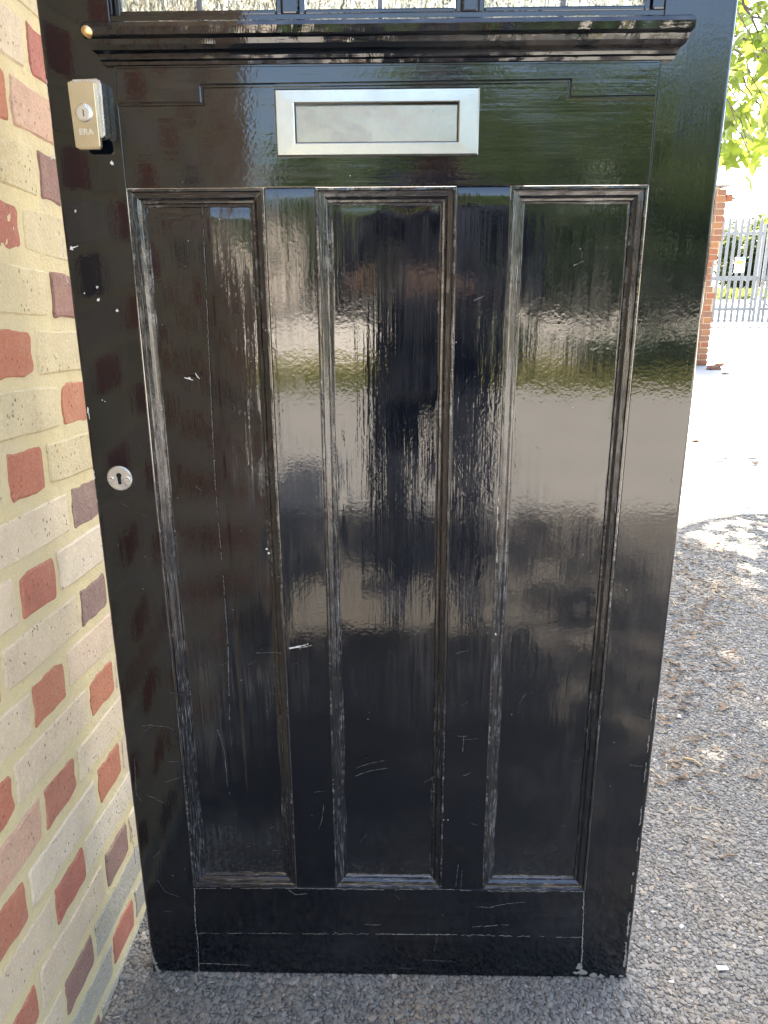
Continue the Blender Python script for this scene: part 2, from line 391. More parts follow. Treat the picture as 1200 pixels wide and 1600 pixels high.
# ------------------------------------------------------------------ the ground
def sheet(name, mat, x0, x1, y0, y1, z, kind='structure'):
    return tag(obj(name, [(x0, y0, z), (x1, y0, z), (x1, y1, z), (x0, y1, z)], [(0, 1, 2, 3)], mat), kind=kind)
sheet('asphalt_ground', M['asphalt'], -900, 900, -900, 1500, 0.0)
sheet('concrete_yard', M['concrete'], 0.9, 60, 2.71, 16.2, 0.004)
sheet('concrete_drive', M['concrete'], 0.9, 60, 16.6, 32, 0.004)
sheet('grass_field', M['soil'], -80, 140, 33, 160, 0.008)
M['pale_road'] = simple('pale_road', (0.62, 0.58, 0.52), 0.9, var=0.15, vscale=1)
sheet('road', M['pale_road'], -60, 60, -18.0, -10.7, 0.004)
sheet('brightened_asphalt', M['concrete'], -60, 60, -7.05, -2.75, 0.004)  # added pale sheet: sunlit asphalt made lighter to brighten the mirrored ground
sheet('grass_verge', M['soil'], -60, 60, -10.6, -7.05, 0.004)
box('gate_threshold', M['concrete'], None, 5, 14, 16.25, 16.55, 0.0, 0.025, 0.006)['kind'] = 'structure'

# aggregate stones standing out of the asphalt, joined (nobody could count them)
def aggregate():
    t = (1 + 5**0.5) / 2
    ico = np.array([(-1, t, 0), (1, t, 0), (-1, -t, 0), (1, -t, 0), (0, -1, t), (0, 1, t), (0, -1, -t), (0, 1, -t), (t, 0, -1), (t, 0, 1), (-t, 0, -1), (-t, 0, 1)], float)
    ico /= np.linalg.norm(ico[0])
    fc = np.array([(0, 11, 5), (0, 5, 1), (0, 1, 7), (0, 7, 10), (0, 10, 11), (1, 5, 9), (5, 11, 4), (11, 10, 2), (10, 7, 6), (7, 1, 8), (3, 9, 4), (3, 4, 2), (3, 2, 6), (3, 6, 8), (3, 8, 9), (4, 9, 5), (2, 4, 11), (6, 2, 10), (8, 6, 7), (9, 8, 1)])
    P = []
    def scatter(x0, x1, y0, y1, pitch):
        nx, ny = int((x1-x0)/pitch), int((y1-y0)/(pitch*0.87))
        gx, gy = np.meshgrid(np.arange(nx), np.arange(ny))
        x = x0 + (gx + 0.5*(gy % 2))*pitch + RNG.normal(0, pitch*0.24, gx.shape)
        y = y0 + gy*pitch*0.87 + RNG.normal(0, pitch*0.24, gx.shape)
        P.append(np.stack([x.ravel(), y.ravel(), np.full(x.size, pitch)], 1))
    scatter(-0.05, 1.3, -0.32, 0.10, 0.0067)
    scatter(0.70, 1.55, 0.10, 0.9, 0.0070)
    scatter(0.95, 2.1, 0.9, 1.7, 0.0086)
    scatter(1.2, 2.6, 1.7, 2.71, 0.0112)
    P = np.concatenate(P); n = len(P)
    keep = RNG.random(n) > 0.06; P = P[keep]; n = len(P)
    s = P[:, 2]*0.66*RNG.lognormal(0, 0.28, n)
    V = ico[None]*(1 + RNG.normal(0, 0.13, (n, 12, 1)))
    ax = np.stack([s*RNG.uniform(0.8, 1.25, n), s*RNG.uniform(0.65, 1.0, n), s*RNG.uniform(0.4, 0.75, n)], 1)
    V = V*ax[:, None]
    a = RNG.uniform(0, 6.283, n); tl = RNG.normal(0, 0.25, n)
    ct, st = np.cos(tl)[:, None], np.sin(tl)[:, None]
    V = np.stack([V[..., 0], V[..., 1]*ct - V[..., 2]*st, V[..., 1]*st + V[..., 2]*ct], -1)
    c, sn = np.cos(a)[:, None], np.sin(a)[:, None]
    V = np.stack([V[..., 0]*c - V[..., 1]*sn, V[..., 0]*sn + V[..., 1]*c, V[..., 2]], -1)
    V[..., 2] = np.minimum(V[..., 2], (s*0.38)[:, None])            # worn flat on top
    V = V + np.stack([P[:, 0], P[:, 1], RNG.uniform(-0.0008, 0.0012, n)], 1)[:, None]
    F = (fc[None] + (np.arange(n)*12)[:, None, None]).reshape(-1, 3)
    m = bpy.data.meshes.new('asphalt_stones'); V = V.reshape(-1, 3)
    m.vertices.add(len(V)); m.vertices.foreach_set('co', V.ravel().astype(np.float32))
    m.loops.add(F.size); m.loops.foreach_set('vertex_index', F.ravel().astype(np.int32))
    m.polygons.add(len(F)); m.polygons.foreach_set('loop_start', (np.arange(len(F))*3).astype(np.int32))
    m.polygons.foreach_set('use_smooth', np.zeros(len(F), bool))
    at = m.attributes.new('tone', 'FLOAT', 'POINT'); at.data.foreach_set('value', np.repeat(RNG.random(n)**0.9, 12).astype(np.float32))
    m.update(calc_edges=True); m.materials.append(M['chips'])
    return tag(link(bpy.data.objects.new('asphalt_stones', m)), kind='stuff')
aggregate()

# ------------------------------------------------------------------ leaf clouds
LEAF_T = {
 'maple': ([(0, 0, 0), (0.10, 0.10, .02), (0.42, 0.02, -.03), (0.30, 0.26, .03), (0.52, 0.48, -.05), (0.22, 0.52, .03), (0.16, 0.72, .0), (0, 1.0, -.06), (-0.16, 0.72, .0), (-0.22, 0.52, .03), (-0.52, 0.48, -.05), (-0.30, 0.26, .03), (-0.42, 0.02, -.03), (-0.10, 0.10, .02), (0, 0.45, .07)],
           [(14, i, i+1) for i in range(0, 13)] + [(14, 13, 0)]),
 'oval': ([(0, 0, 0), (0.28, 0.35, .05), (0.22, 0.72, .03), (0, 1, -.05), (-0.22, 0.72, .03), (-0.28, 0.35, .05)], [(0, 1, 2, 3), (0, 3, 4, 5)]),
}
def leaf_cloud_mesh(name, C, size, kind, mat, droop=0.5):
    T = np.array(LEAF_T[kind][0]); T[:, 1] -= 0.0
    n = len(C); C = np.asarray(C, float)
    sz = size*RNG.uniform(0.65, 1.25, n)
    yaw = RNG.uniform(0, 6.283, n); pit = RNG.normal(-droop, 0.55, n); rol = RNG.normal(0, 0.55, n)
    V = T[None]*sz[:, None, None]
    def rot(V, i, j, a):
        c, s = np.cos(a)[:, None], np.sin(a)[:, None]; W = V.copy()
        W[..., i] = V[..., i]*c - V[..., j]*s; W[..., j] = V[..., i]*s + V[..., j]*c; return W
    V = rot(V, 0, 2, rol); V = rot(V, 1, 2, pit); V = rot(V, 0, 1, yaw)
    V = (V + C[:, None]).reshape(-1, 3)
    k = len(T); F = []
    for f in LEAF_T[kind][1]: F.append(np.array(f)[None] + (np.arange(n)*k)[:, None])
    L = np.concatenate([f.ravel() for f in F]); cnt = np.concatenate([np.full(n, f.shape[1]) for f in F])
    m = bpy.data.meshes.new(name)
    m.vertices.add(len(V)); m.vertices.foreach_set('co', V.ravel().astype(np.float32))
    m.loops.add(len(L)); m.loops.foreach_set('vertex_index', L.astype(np.int32))
    m.polygons.add(len(cnt)); m.polygons.foreach_set('loop_start', np.concatenate([[0], np.cumsum(cnt)[:-1]]).astype(np.int32))
    at = m.attributes.new('tone', 'FLOAT', 'POINT'); at.data.foreach_set('value', np.repeat(RNG.random(n), k).astype(np.float32))
    m.update(calc_edges=True); m.materials.append(mat)
    return m

def clump_points(n, clumps):
    """points inside a set of ellipsoid clumps (cx, cy, cz, rx, ry, rz), denser towards the outside of each"""
    w = np.array([c[3]*c[4]*c[5] for c in clumps]); idx = RNG.choice(len(clumps), n, p=w/w.sum())
    Cc = np.array(clumps)[idx]
    d = RNG.normal(size=(n, 3)); d /= np.linalg.norm(d, axis=1)[:, None]
    return Cc[:, :3] + d*Cc[:, 3:]*(RNG.random(n)**0.45)[:, None]

def branch_pts(a, b, sag=0.0, wob=0.06, n=7):
    a, b = Vector(a), Vector(b); L = (b-a).length; out = []
    for i in range(n):
        t = i/(n-1); p = a.lerp(b, t); p.z += sag*4*t*(1-t)
        p += Vector((random.uniform(-1, 1), random.uniform(-1, 1), random.uniform(-1, 1)))*wob*L*0.3*(t > 0)*(t < 1)
        out.append(p)
    return out

# ------------------------------------------------------------------ the shade tree behind the door (casts the dappled shade)
TR = Vector((1.05, 4.35, 0))
tree = thing('maple_tree', 'broad leafy tree behind the black door with leaves hanging at upper right', 'tree', TR)
bm = bmesh.new(); tube(bm, [(0, 0, -0.05), (0.02, 0, 0.5), (0.0, 0.03, 1.6), (0.05, 0.0, 2.8), (0.02, 0.05, 4.2), (0.1, 0.1, 6.2)], [0.24, 0.19, 0.165, 0.15, 0.10, 0.03], 12)
bmobj('trunk', bm, M['bark'], tree, True)
ends = [((0, 0, 2.4), (2.1, -1.0, 3.0), 0.25), ((0, 0, 3.0), (-1.8, -1.2, 4.8), 0.1), ((0, 0, 3.2), (1.2, 2.0, 5.2), 0.1), ((0, 0, 3.5), (-1.2, 1.7, 5.6), 0.1), ((0, 0, 3.0), (0.4, -2.2, 4.6), 0.15), ((0, 0, 3.8), (2.2, 0.2, 5.4), 0.1)]
for a, b, sag in ends:
    bm = bmesh.new(); tube(bm, branch_pts(a, b, sag), [0.08, 0.07, 0.06, 0.045, 0.035, 0.02, 0.008], 7)
    bmobj('branch', bm, M['bark'], tree, True)
clumps = []
for i in range(60):
    d = Vector((random.gauss(0, 1), random.gauss(0, 1), random.gauss(0, 1))).normalized()*(random.random()**0.4)
    c = Vector((0.15, -0.05, 5.9)) + Vector((d.x*2.7, d.y*2.25, d.z*1.75))
    if c.x > 0: c.y = max(c.y, -1.35)
    if c.x < -0.2 and c.y < 0: c.y *= 1.5
    clumps.append((c.x, c.y, c.z, random.uniform(.5, .85), random.uniform(.45, .75), random.uniform(.3, .5)))
for i in range(14):
    clumps.append((random.uniform(1.15, 2.6), random.uniform(-0.6, 0.9), random.uniform(2.15, 3.3), .45, .4, .3))
CROWN_N = 7000
link(bpy.data.objects.new('foliage', leaf_cloud_mesh('foliage', clump_points(CROWN_N, clumps), 0.15, 'maple', M['leaf'])), tree)['kind'] = 'stuff'
# the low hanging sprays: single leaves on thin twigs
leafm = []
for k in range(5):
    V = [Vector(v)*0.110*(0.8 + 0.1*k) for v in LEAF_T['maple'][0]]
    for v in V:
        v.z += random.uniform(-.004, .004); v.z -= 0.25*abs(v.x)**1.1*(0.5 + 0.2*k)*0.4
    m = mesh_from('leaf', V, LEAF_T['maple'][1], M['leaf'])
    at = m.attributes.new('tone', 'FLOAT', 'POINT'); at.data.foreach_set('value', [k/4.0]*len(V))
    leafm.append(m)
spray_starts = []
for k in range(30):
    x1 = random.uniform(0.95, 1.75); y1 = random.uniform(-1.5, -0.3)
    z1 = (random.uniform(1.62, 2.6) if k % 3 else random.uniform(1.60, 1.95)) + max(0, x1 - 1.25)*0.35
    a = Vector((x1*0.75 + random.uniform(-.1, .1), y1 + random.uniform(.1, .5), z1 + random.uniform(.35, .6)))
    spray_starts.append((a, Vector((x1, y1, z1))))
nl = 0
for a, b in spray_starts:
    pts = branch_pts(a, b, 0.10, 0.10, 9)
    bm = bmesh.new(); tube(bm, pts, [0.007 - 0.0006*i for i in range(9)], 5); bmobj('twig', bm, M['bark'], tree, True)
    for i in range(10):
        t = random.uniform(0.25, 1.0); p = pts[min(8, int(t*8.99))] + Vector((random.gauss(0, .08), random.gauss(0, .08), random.gauss(-.02, .06)))
        if p.z < 1.62 or nl >= 299: continue
        o = bpy.data.objects.new('leaf', random.choice(leafm)); o.location = p
        o.rotation_euler = (random.gauss(-0.75, 0.45), random.gauss(0, 0.5), random.uniform(0, 6.283)); s = random.uniform(0.7, 1.25); o.scale = (s, s, s)
        link(o, tree); nl += 1

# ------------------------------------------------------------------ brick wall at the left (Flemish bond, red headers, cream stretchers)
WX, A = -0.056, math.radians(4.5)
wall = thing('brick_wall', 'cream and red brick wall with sandy mortar joints left of the door', 'wall', (0, 0, 0))
ca, sa = math.cos(A), math.sin(A)
def yz(u, v): return (u*ca + v*sa, -u*sa + v*ca)
# mortar: uneven front in the part one can see, a plain core behind
gy, gz = np.linspace(-0.75, 0.6, 190), np.linspace(0.0, 1.8, 250)
V, F = [], []
for z in gz:
    for y in gy:
        e = min(1, (y+0.75)/0.05, (0.6-y)/0.05, (1.8-z)/0.05)
        h = (mnoise.noise(Vector((y*45, z*45, 0)))*0.0012 + mnoise.noise(Vector((y*14, z*14, 3)))*0.0007 + mnoise.noise(Vector((y*130, z*130, 7)))*0.0007)*max(e, 0)
        V.append((WX - 0.0020 + h, y, z))
W_ = len(gy)
for j in range(len(gz)-1):
    for i in range(W_-1): F.append((j*W_+i, j*W_+i+1, (j+1)*W_+i+1, (j+1)*W_+i))
obj('mortar', V, F, M['mortar'], wall, True)
bm = bmesh.new()
bm_box(bm, -0.40, WX-0.0068, -1.75, 2.0, -0.1, 3.1); bmobj('wall_core', bm, M['mortar'], wall)

def brick_verts(hl, hh, dep=0.05, r=0.0045, j=0.0020, rnd=random):
    """brick with worn corners; front face towards +X, local Y along the course"""
    out = []
    cs = [(1, 1), (-1, 1), (-1, -1), (1, -1)]; ring = []
    mids = {(1, 1): [(0.45*hl, hh), (-0.05*hl, hh), (-0.5*hl, hh)], (-1, 1): [(-hl, 0)], (-1, -1): [(-0.5*hl, -hh), (0.05*hl, -hh), (0.45*hl, -hh)], (1, -1): [(hl, 0)]}
    for sx, sy in cs:
        rr = r*rnd.uniform(0.5, 1.8); jy, jz = rnd.gauss(0, j), rnd.gauss(0, j)
        a = [(sx*(hl-rr*0.02), sy*(hh-rr)), (sx*(hl-rr*0.28), sy*(hh-rr*0.28)), (sx*(hl-rr), sy*(hh-rr*0.02))]
        if sx*sy < 0: a = a[::-1]
        ring += [(p+jy + rnd.gauss(0, j*.2), q+jz + rnd.gauss(0, j*.2)) for p, q in a]
        ring += [(p + rnd.gauss(0, j*.75), q + rnd.gauss(0, j*.75)) for p, q in mids[(sx, sy)]]
    n = len(ring); V = []
    for k, (y, z) in enumerate(ring): V.append((0.0, y*(1 - 0.0030/hl), z*(1 - 0.0030/hh)))
    for k, (y, z) in enumerate(ring): V.append((-0.0022, y, z))
    for k, (y, z) in enumerate(ring): V.append((-dep, y, z))
    V.append((0.0002, 0, 0))
    F = [(3*n, k, (k+1) % n) for k in range(n)]
    for q in range(2):
        for k in range(n): F.append((q*n+k, (q+1)*n+k, (q+1)*n+(k+1) % n, q*n+(k+1) % n))
    return V, F
PER, HL, SL = 0.354, 0.0505, 0.1135
def bmeshes(hl, cnt, hh=0.0302):
    out = []
    for k in range(cnt):
        V, F = brick_verts(hl, hh*random.uniform(0.96, 1.05)); out.append((V, F))
    return out
HD, ST = bmeshes(HL, 6), bmeshes(SL, 7)
cache = {}
def brick_mesh(kind, k, mat):
    key = (kind, k, mat)
    if key not in cache: cache[key] = mesh_from('brick', *(HD if kind == 'h' else ST)[k], M[mat], False)
    return cache[key]
head_col = {0: 'purple', 2: 'red', 4: 'red', 6: 'red', 8: 'red', 10: 'red', 12: 'red', 14: 'red', 16: 'red', 1: 'purple', 3: 'red', 5: 'red', 7: 'purple', 9: 'purple', 11: 'red', 13: 'purple', 15: 'purple'}
rest_V, rest_F, rest_mat = {}, {}, {}
for k in range(-3, 42):
    v = 0.139 + 0.0788*k
    u0 = -0.147 if k % 2 == 0 else 0.030
    for i in range(-6, 8):
        for kind, u in (('h', u0 + i*PER), ('s', u0 + i*PER + PER/2)):
            y, z = yz(u, v)
            if not (-1.75 + 0.05 < y < 1.95) or z < -0.03 or z > 3.07: continue
            if kind == 'h':
                mat = head_col.get(k, random.choice(['red', 'purple', 'red'])) if i == 0 else random.choice(['red', 'red', 'red', 'red', 'purple'])
            else:
                mat = 'cream'
                if k >= 10 and random.random() < 0.75: mat = 'yellow'
                if k < 8 and random.random() < 0.05: mat = 'pink'
            if k <= -1 and kind == 's': mat = 'grey_brick'
            if k == 0 and kind == 's' and i >= 0: mat = 'grey_brick'
            if k == 16 and kind == 's' and i == 0: mat = 'pink'
            if k == 4 and kind == 's' and i == -1: mat = 'pink'
            q = random.randrange(6 if kind == 'h' else 7)
            if -0.62 < y < 0.5 and v < 1.72:
                o = bpy.data.objects.new('brick', brick_mesh(kind, q, mat))
                o.location = (WX + random.gauss(0, 0.0007), y, z + random.gauss(0, 0.001)); o.rotation_euler = (-A + random.gauss(0, 0.008), random.gauss(0, 0.004), random.gauss(0, 0.004))
                link(o, wall)
            else:
                Vb, Fb = (HD if kind == 'h' else ST)[q]
                L = rest_V.setdefault(mat, []); base = len(L)
                for (x, yy, zz) in Vb: L.append((WX + x, y + yy*ca + zz*sa, z - yy*sa + zz*ca))
                rest_F.setdefault(mat, []).extend([tuple(a + base for a in f) for f in Fb])
allV, allF, mi, mats = [], [], [], []
for mat in rest_V:
    b = len(allV); allV += rest_V[mat]; allF += [tuple(a + b for a in f) for f in rest_F[mat]]; mi += [len(mats)]*len(rest_F[mat]); mats.append(M[mat])
ro = obj('brick_courses', allV, allF, None, wall, False); ro['kind'] = 'stuff'
for m in mats: ro.data.materials.append(m)
ro.data.polygons.foreach_set('material_index', mi)

# ------------------------------------------------------------------ the door
DW, DH, DT = 0.838, 2.03, 0.044
door = thing('door', 'worn glossy black panelled front door with letter plate and lock', 'door', (0, 0, 0))
PZ0, PZ1 = 0.1906, 1.2912
PX = [(0.0886, 0.2639), (0.3299, 0.5099), (0.5786, 0.7512)]
G = 0.0004

def slab(name, mat, x0, x1, z0, z1, bev=0.0012, y0=0.0, curl_top=0.0, rough_edge=0.0, nx=10, nz=40, parent=None):
    """a board of the door: finely divided front that can curl or be knocked about at the edges"""
    V, F = [], []
    xs = [x0, x0+bev*0.4, x0+bev] + [x0 + bev + (x1-x0-2*bev)*i/nx for i in range(1, nx)] + [x1-bev, x1-bev*0.4, x1]
    zs = [z0, z0+bev*0.4, z0+bev] + [z0 + bev + (z1-z0-2*bev)*i/nz for i in range(1, nz)] + [z1-0.012, z1-0.006] + [z1-bev, z1-bev*0.4, z1]
    xs = sorted(xs + [x0 + bev + 0.0008, x0 + bev + 0.002, x1 - bev - 0.0008, x1 - bev - 0.002]); zs = sorted(zs + [z0 + bev + 0.0008, z0 + bev + 0.002, z1 - bev - 0.0008])
    for z in zs:
        for x in xs:
            d = min(x-x0 if x0 < 0.01 or bev < 0.002 else 1, x1-x if x1 > DW-0.01 or bev < 0.002 else 1, z-z0, z1-z); y = y0
            if d < bev: y += bev*(1 - math.sqrt(max(0, 1 - (1 - d/bev)**2)))*0.9
            if curl_top and z > z1-0.016: y += curl_top*((z-(z1-0.016))/0.016)**2
            xx, zz = x, z
            if rough_edge:
                k = mnoise.noise(Vector((x*60, z*28, 1.7))); k2 = mnoise.noise(Vector((x*9, z*11, 4.1)))
                if d < bev:
                    amt = rough_edge*(0.35*k + max(0, k2-0.1)*1.3)
                    if x < x0+bev and x0 < 0.01: xx += max(0, amt)
                    if x > x1-bev and x1 > DW-0.01: xx -= max(0, amt)
                    if z < z0+bev: zz += max(0, amt)
            V.append((xx, y, zz))
    n = len(xs)
    for j in range(len(zs)-1):
        for i in range(n-1): F.append((j*n+i, j*n+i+1, (j+1)*n+i+1, (j+1)*n+i))
    b = len(V); J = len(zs)
    back = [(x0, DT, z0), (x1, DT, z0), (x1, DT, z1), (x0, DT, z1)]
    V += back
    F.append((b, b+3, b+2, b+1))
    F.append(tuple([b, b+1] + [i for i in range(n-1, -1, -1)]))
    F.append(tuple([b+3] + [(J-1)*n+i for i in range(n)] + [b+2]))
    F.append(tuple([b+3, b] + [j*n for j in range(J)]))
    F.append(tuple([b+1, b+2] + [j*n+n-1 for j in range(J-1, -1, -1)]))
    o = obj(name, V, F, mat, parent or door)
    npoly = (J-1)*(n-1)
    o.data.polygons.foreach_set('use_smooth', [i < npoly for i in range(len(o.data.polygons))])
    return o
slab('stile', M['paint_v'], 0, PX[0][0]-G, 0.002, DH, 0.004, rough_edge=0.004, nz=150)
slab('stile', M['paint_v'], PX[2][1]+G, DW, 0.001, DH, 0.0045, rough_edge=0.005, nz=150)
slab('bottom_rail', M['paint_h'], PX[0][0], PX[2][1], 0.003, PZ0-G, 0.001, rough_edge=0.002, nx=60, nz=12)
slab('lock_rail', M['paint_h'], PX[0][0], PX[2][1], PZ1+G, 1.4840, 0.0003, nx=40, nz=16)
slab('top_rail', M['paint_h'], PX[0][0], PX[2][1], 1.93, DH, 0.001)
slab('muntin', M['paint_v'], PX[0][1], PX[1][0], PZ0, PZ1, 0.001, curl_top=0.0012)
slab('muntin', M['paint_crackle'], PX[1][1], PX[2][0], PZ0, PZ1, 0.001, curl_top=0.0016)

# panels with their mouldings
PROF = [(0, 0.0), (0.0008, -0.0006), (0.0032, -0.0006), (0.0042, 0.0026), (0.0062, 0.0034), (0.0105, 0.0046), (0.0128, 0.0072), (0.0142, 0.0084), (0.0168, 0.0088), (0.0180, 0.0112), (0.0212, 0.0122)]
EDGE = [1, 1, 0.2, 0, 0, 0.25, 0, 0.25, 0.6, 0, 1]
MW, MD = PROF[-1]
def moulding(panel, x0, x1, z0, z1, side):
    L = (z1-z0) if side in 'lr' else (x1-x0); ns = max(12, int(L/0.008))
    V, F, al, ac, ed = [], [], [], [], []
    for i in range(ns+1):
        t = i/ns
        for k, (w, d) in enumerate(PROF):
            wob = mnoise.noise(Vector((t*L*60, k*0.7, ord(side[0])+x0*50)))*0.0004*(0 < k < len(PROF)-1)
            if k >= len(PROF)-1: wob = mnoise.noise(Vector((t*L*70, 9, x0*90)))*0.0006 
            w2 = w + wob
            if side in 'lr':
                z = (z0 + w) + (z1 - z0 - 2*w)*t
                x = x0 + w2 if side == 'l' else x1 - w2
            else:
                x = (x0 + w) + (x1 - x0 - 2*w)*t
                z = z0 + w2 if side == 'b' else z1 - w2
            V.append((x, d + 0.0003*mnoise.noise(Vector((t*L*40, k, 5))), z)); al.append(t*L + ord(side)*3.1 + x0*40); ac.append(w); ed.append(EDGE[k])
    n = len(PROF)
    for i in range(ns):
        for k in range(n-1):
            f = (i*n+k, i*n+k+1, (i+1)*n+k+1, (i+1)*n+k)
            F.append(f if side in 'rb' else f[::-1])
    o = obj('moulding', V, F, M['moulding_worn_sheen' if side in 'lb' else 'moulding'], panel, False)
    for nm, arr in (('along', al), ('across', ac), ('edge', ed)):
        a = o.data.attributes.new(nm, 'FLOAT', 'POINT'); a.data.foreach_set('value', arr)
    return o
for pi, (x0, x1) in enumerate(PX):
    V, F = [], []; a0, a1, b0, b1 = x0+0.012, x1-0.012, PZ0+0.012, PZ1-0.012
    nx, nz = 60, 130
    zs = [b0 + (b1-b0)*j/nz for j in range(nz-2)] + [PZ1-MW-0.02 + 0.002*j for j in range(0, 10)] + [b1]
    zs = sorted(set(round(z, 5) for z in zs))
    crack = 0.187
    for z in zs:
        for i in range(nx+1):
            x = a0 + (a1-a0)*i/nx; y = MD - 0.0004
            y += 0.0005*mnoise.noise(Vector((x*9, z*1.6, pi*5)))
            q = z - (PZ1 - MW - 0.017 - 0.006*mnoise.noise(Vector((x*30, 2, pi))))
            if q > 0: y += (0.0018, 0.0005, 0.0002)[pi]*min(1, q/0.017)**2
            dx = min(x-x0-MW, x1-MW-x)
            sag = max(0, mnoise.noise(Vector((pi*3 + (x > (x0+x1)/2)*7, z*9, 2))))
            if dx < 0.010: y -= 0.0019*sag*(1 - max(dx, 0)/0.010)
            if pi == 0:
                if x < crack: y += 0.0009 - (crack-x)*0.010 + 0.0006*mnoise.noise(Vector((x*20, z*2, 0)))
                else: y += (x-crack)*0.006 + (x-crack)*0.034*max(0, min(1, (z-1.13)/0.13))
            V.append((x, y, z))
    n = nx+1
    for j in range(len(zs)-1):
        for i in range(nx): F.append((j*n+i, j*n+i+1, (j+1)*n+i+1, (j+1)*n+i))
    b = len(V); V += [(a0, DT-0.012, b0), (a1, DT-0.012, b0), (a1, DT-0.012, b1), (a0, DT-0.012, b1)]; F.append((b, b+3, b+2, b+1))
    p = obj('panel', V, F, (M['paint_dusty'], M['paint_panel_streaky'], M['paint_panel'])[pi], door, True)
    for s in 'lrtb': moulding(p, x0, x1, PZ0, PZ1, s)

# weather ledge with returned ends, and the stepped apron board under it
def ledge():
    prof = [(1.4300, 0.0), (1.4300, 0.0065), (1.4335, 0.0075), (1.4352, 0.0105), (1.4385, 0.0118), (1.4405, 0.0135), (1.4430, 0.0205), (1.4475, 0.0248), (1.4530, 0.0262), (1.4545, 0.0300), (1.4560, 0.0325), (1.4640, 0.0335), (1.4690, 0.0310), (1.4720, 0.0240), (1.4745, 0.0)]
    V, F = [], []; NX = 260
    for z, p in prof:
        h0, h1 = 0.0790 - p*0.48, 0.7630 + p*0.48
        for i in range(NX+1):
            t = i/NX; x = h0 + (h1-h0)*t
            k = mnoise.noise(Vector((x*45, z*160, 2)))*0.0007
            if 0.53 < x < 0.78 and 1.441 < z < 1.456: k += 0.0012*max(0, min(1, 3*mnoise.noise(Vector((x*70, z*60, 8)))))
            V.append((x, -max(p - k*(p > 0), 0), z + 0.0003*mnoise.noise(Vector((x*30, z*90, 4)))))
    n = NX+1
    for j in range(len(prof)-1):
        for i in range(NX): F.append((j*n+i, j*n+i+1, (j+1)*n+i+1, (j+1)*n+i))
    F.append(tuple(j*n for j in range(len(prof)))[::1]); F.append(tuple(j*n+NX for j in range(len(prof)))[::-1])
    return obj('weather_ledge', V, F, M['paint_ledge'], door)
ledge()
bm = bmesh.new()
prism_y(bm, [(0.0890, 1.4296), (0.0890, 1.3862), (0.1950, 1.3862), (0.1950, 1.4056), (0.6425, 1.4075), (0.6425, 1.3885), (0.7508, 1.3895), (0.7508, 1.4296)], -0.0068, 0.0008)
bmesh.ops.bevel(bm, geom=[e for e in bm.edges if all(v.co.y < 0 for v in e.verts)], offset=0.0032, segments=3, affect='EDGES')
bmobj('apron_board', bm, M['paint_h'], door)

# glazed top: three lights
LX = [(0.1000, 0.2880), (0.3230, 0.5040), (0.5390, 0.7290)]
LZ0, LZ1 = 1.4868, 1.93
for xa, xb in ((PX[0][0]+G, LX[0][0]-0.008), (LX[0][1]+0.008, LX[1][0]-0.008), (LX[1][1]+0.008, LX[2][0]-0.008), (LX[2][1]+0.008, PX[2][1]-G)):
    box('glazing_bar', M['paint_v'], door, xa, xb, 0.0, DT, 1.4845, LZ1-0.0003, 0.002)
for xa, xb in LX:
    bm = bmesh.new()
    for q in ((xa-0.0078, xa, LZ0-0.002, LZ1), (xb, xb+0.0078, LZ0-0.002, LZ1), (xa, xb, LZ0-0.002, LZ0+0.004), (xa, xb, LZ1-0.008, LZ1)):
        bm_box(bm, q[0], q[1], 0.006, 0.030, q[2], q[3], 0.0018)
    bead = bmobj('glazing_bead', bm, M['paint_v'], door)
    xm = (xa+xb)/2
    for u, w in ((xa, xm-0.003), (xm+0.003, xb)):
        box('window_pane', M['glass'], door, u+0.0005, w-0.0005, 0.016, 0.020, LZ0+0.0045, LZ1-0.0085)
    box('lead_strip', M['lead'], door, xm-0.003, xm+0.003, 0.0125, 0.0225, LZ0+0.0045, LZ1-0.0085, 0.0012)

# letter plate
lx0, lx1, lz0, lz1 = 0.2835, 0.5352, 1.3268, 1.4030
fx0, fx1, fz0, fz1 = 0.3075, 0.5100, 1.3420, 1.3868
bm = bmesh.new()
def frame_ring(bm, rects):
    R = []
    for (x0, x1, z0, z1, y) in rects: R.append([bm.verts.new(c) for c in ((x0, y, z0), (x1, y, z0), (x1, y, z1), (x0, y, z1))])
    for a, b in zip(R, R[1:]):
        for k in range(4): bm.faces.new((a[k], a[(k+1) % 4], b[(k+1) % 4], b[k]))
frame_ring(bm, [(lx0, lx1, lz0, lz1, 0.0005), (lx0, lx1, lz0, lz1, -0.0040), (lx0+.002, lx1-.002, lz0+.002, lz1-.002, -0.0062), (fx0-.0012, fx1+.0012, fz0-.0012, fz1+.0012, -0.0066), (fx0, fx1, fz0, fz1, -0.0058), (fx0+.0003, fx1-.0003, fz0+.0003, fz1-.0003, 0.0005)])
bmesh.ops.recalc_face_normals(bm, faces=bm.faces[:])
plate = bmobj('letter_plate', bm, M['satin'], door)
bm = bmesh.new(); bm_box(bm, fx0+.0012, fx1-.0012, -0.0022, 0.0003, fz0+.001, fz1-.0022, 0.0012)
flap = bmobj('flap', bm, M['flap'], plate)

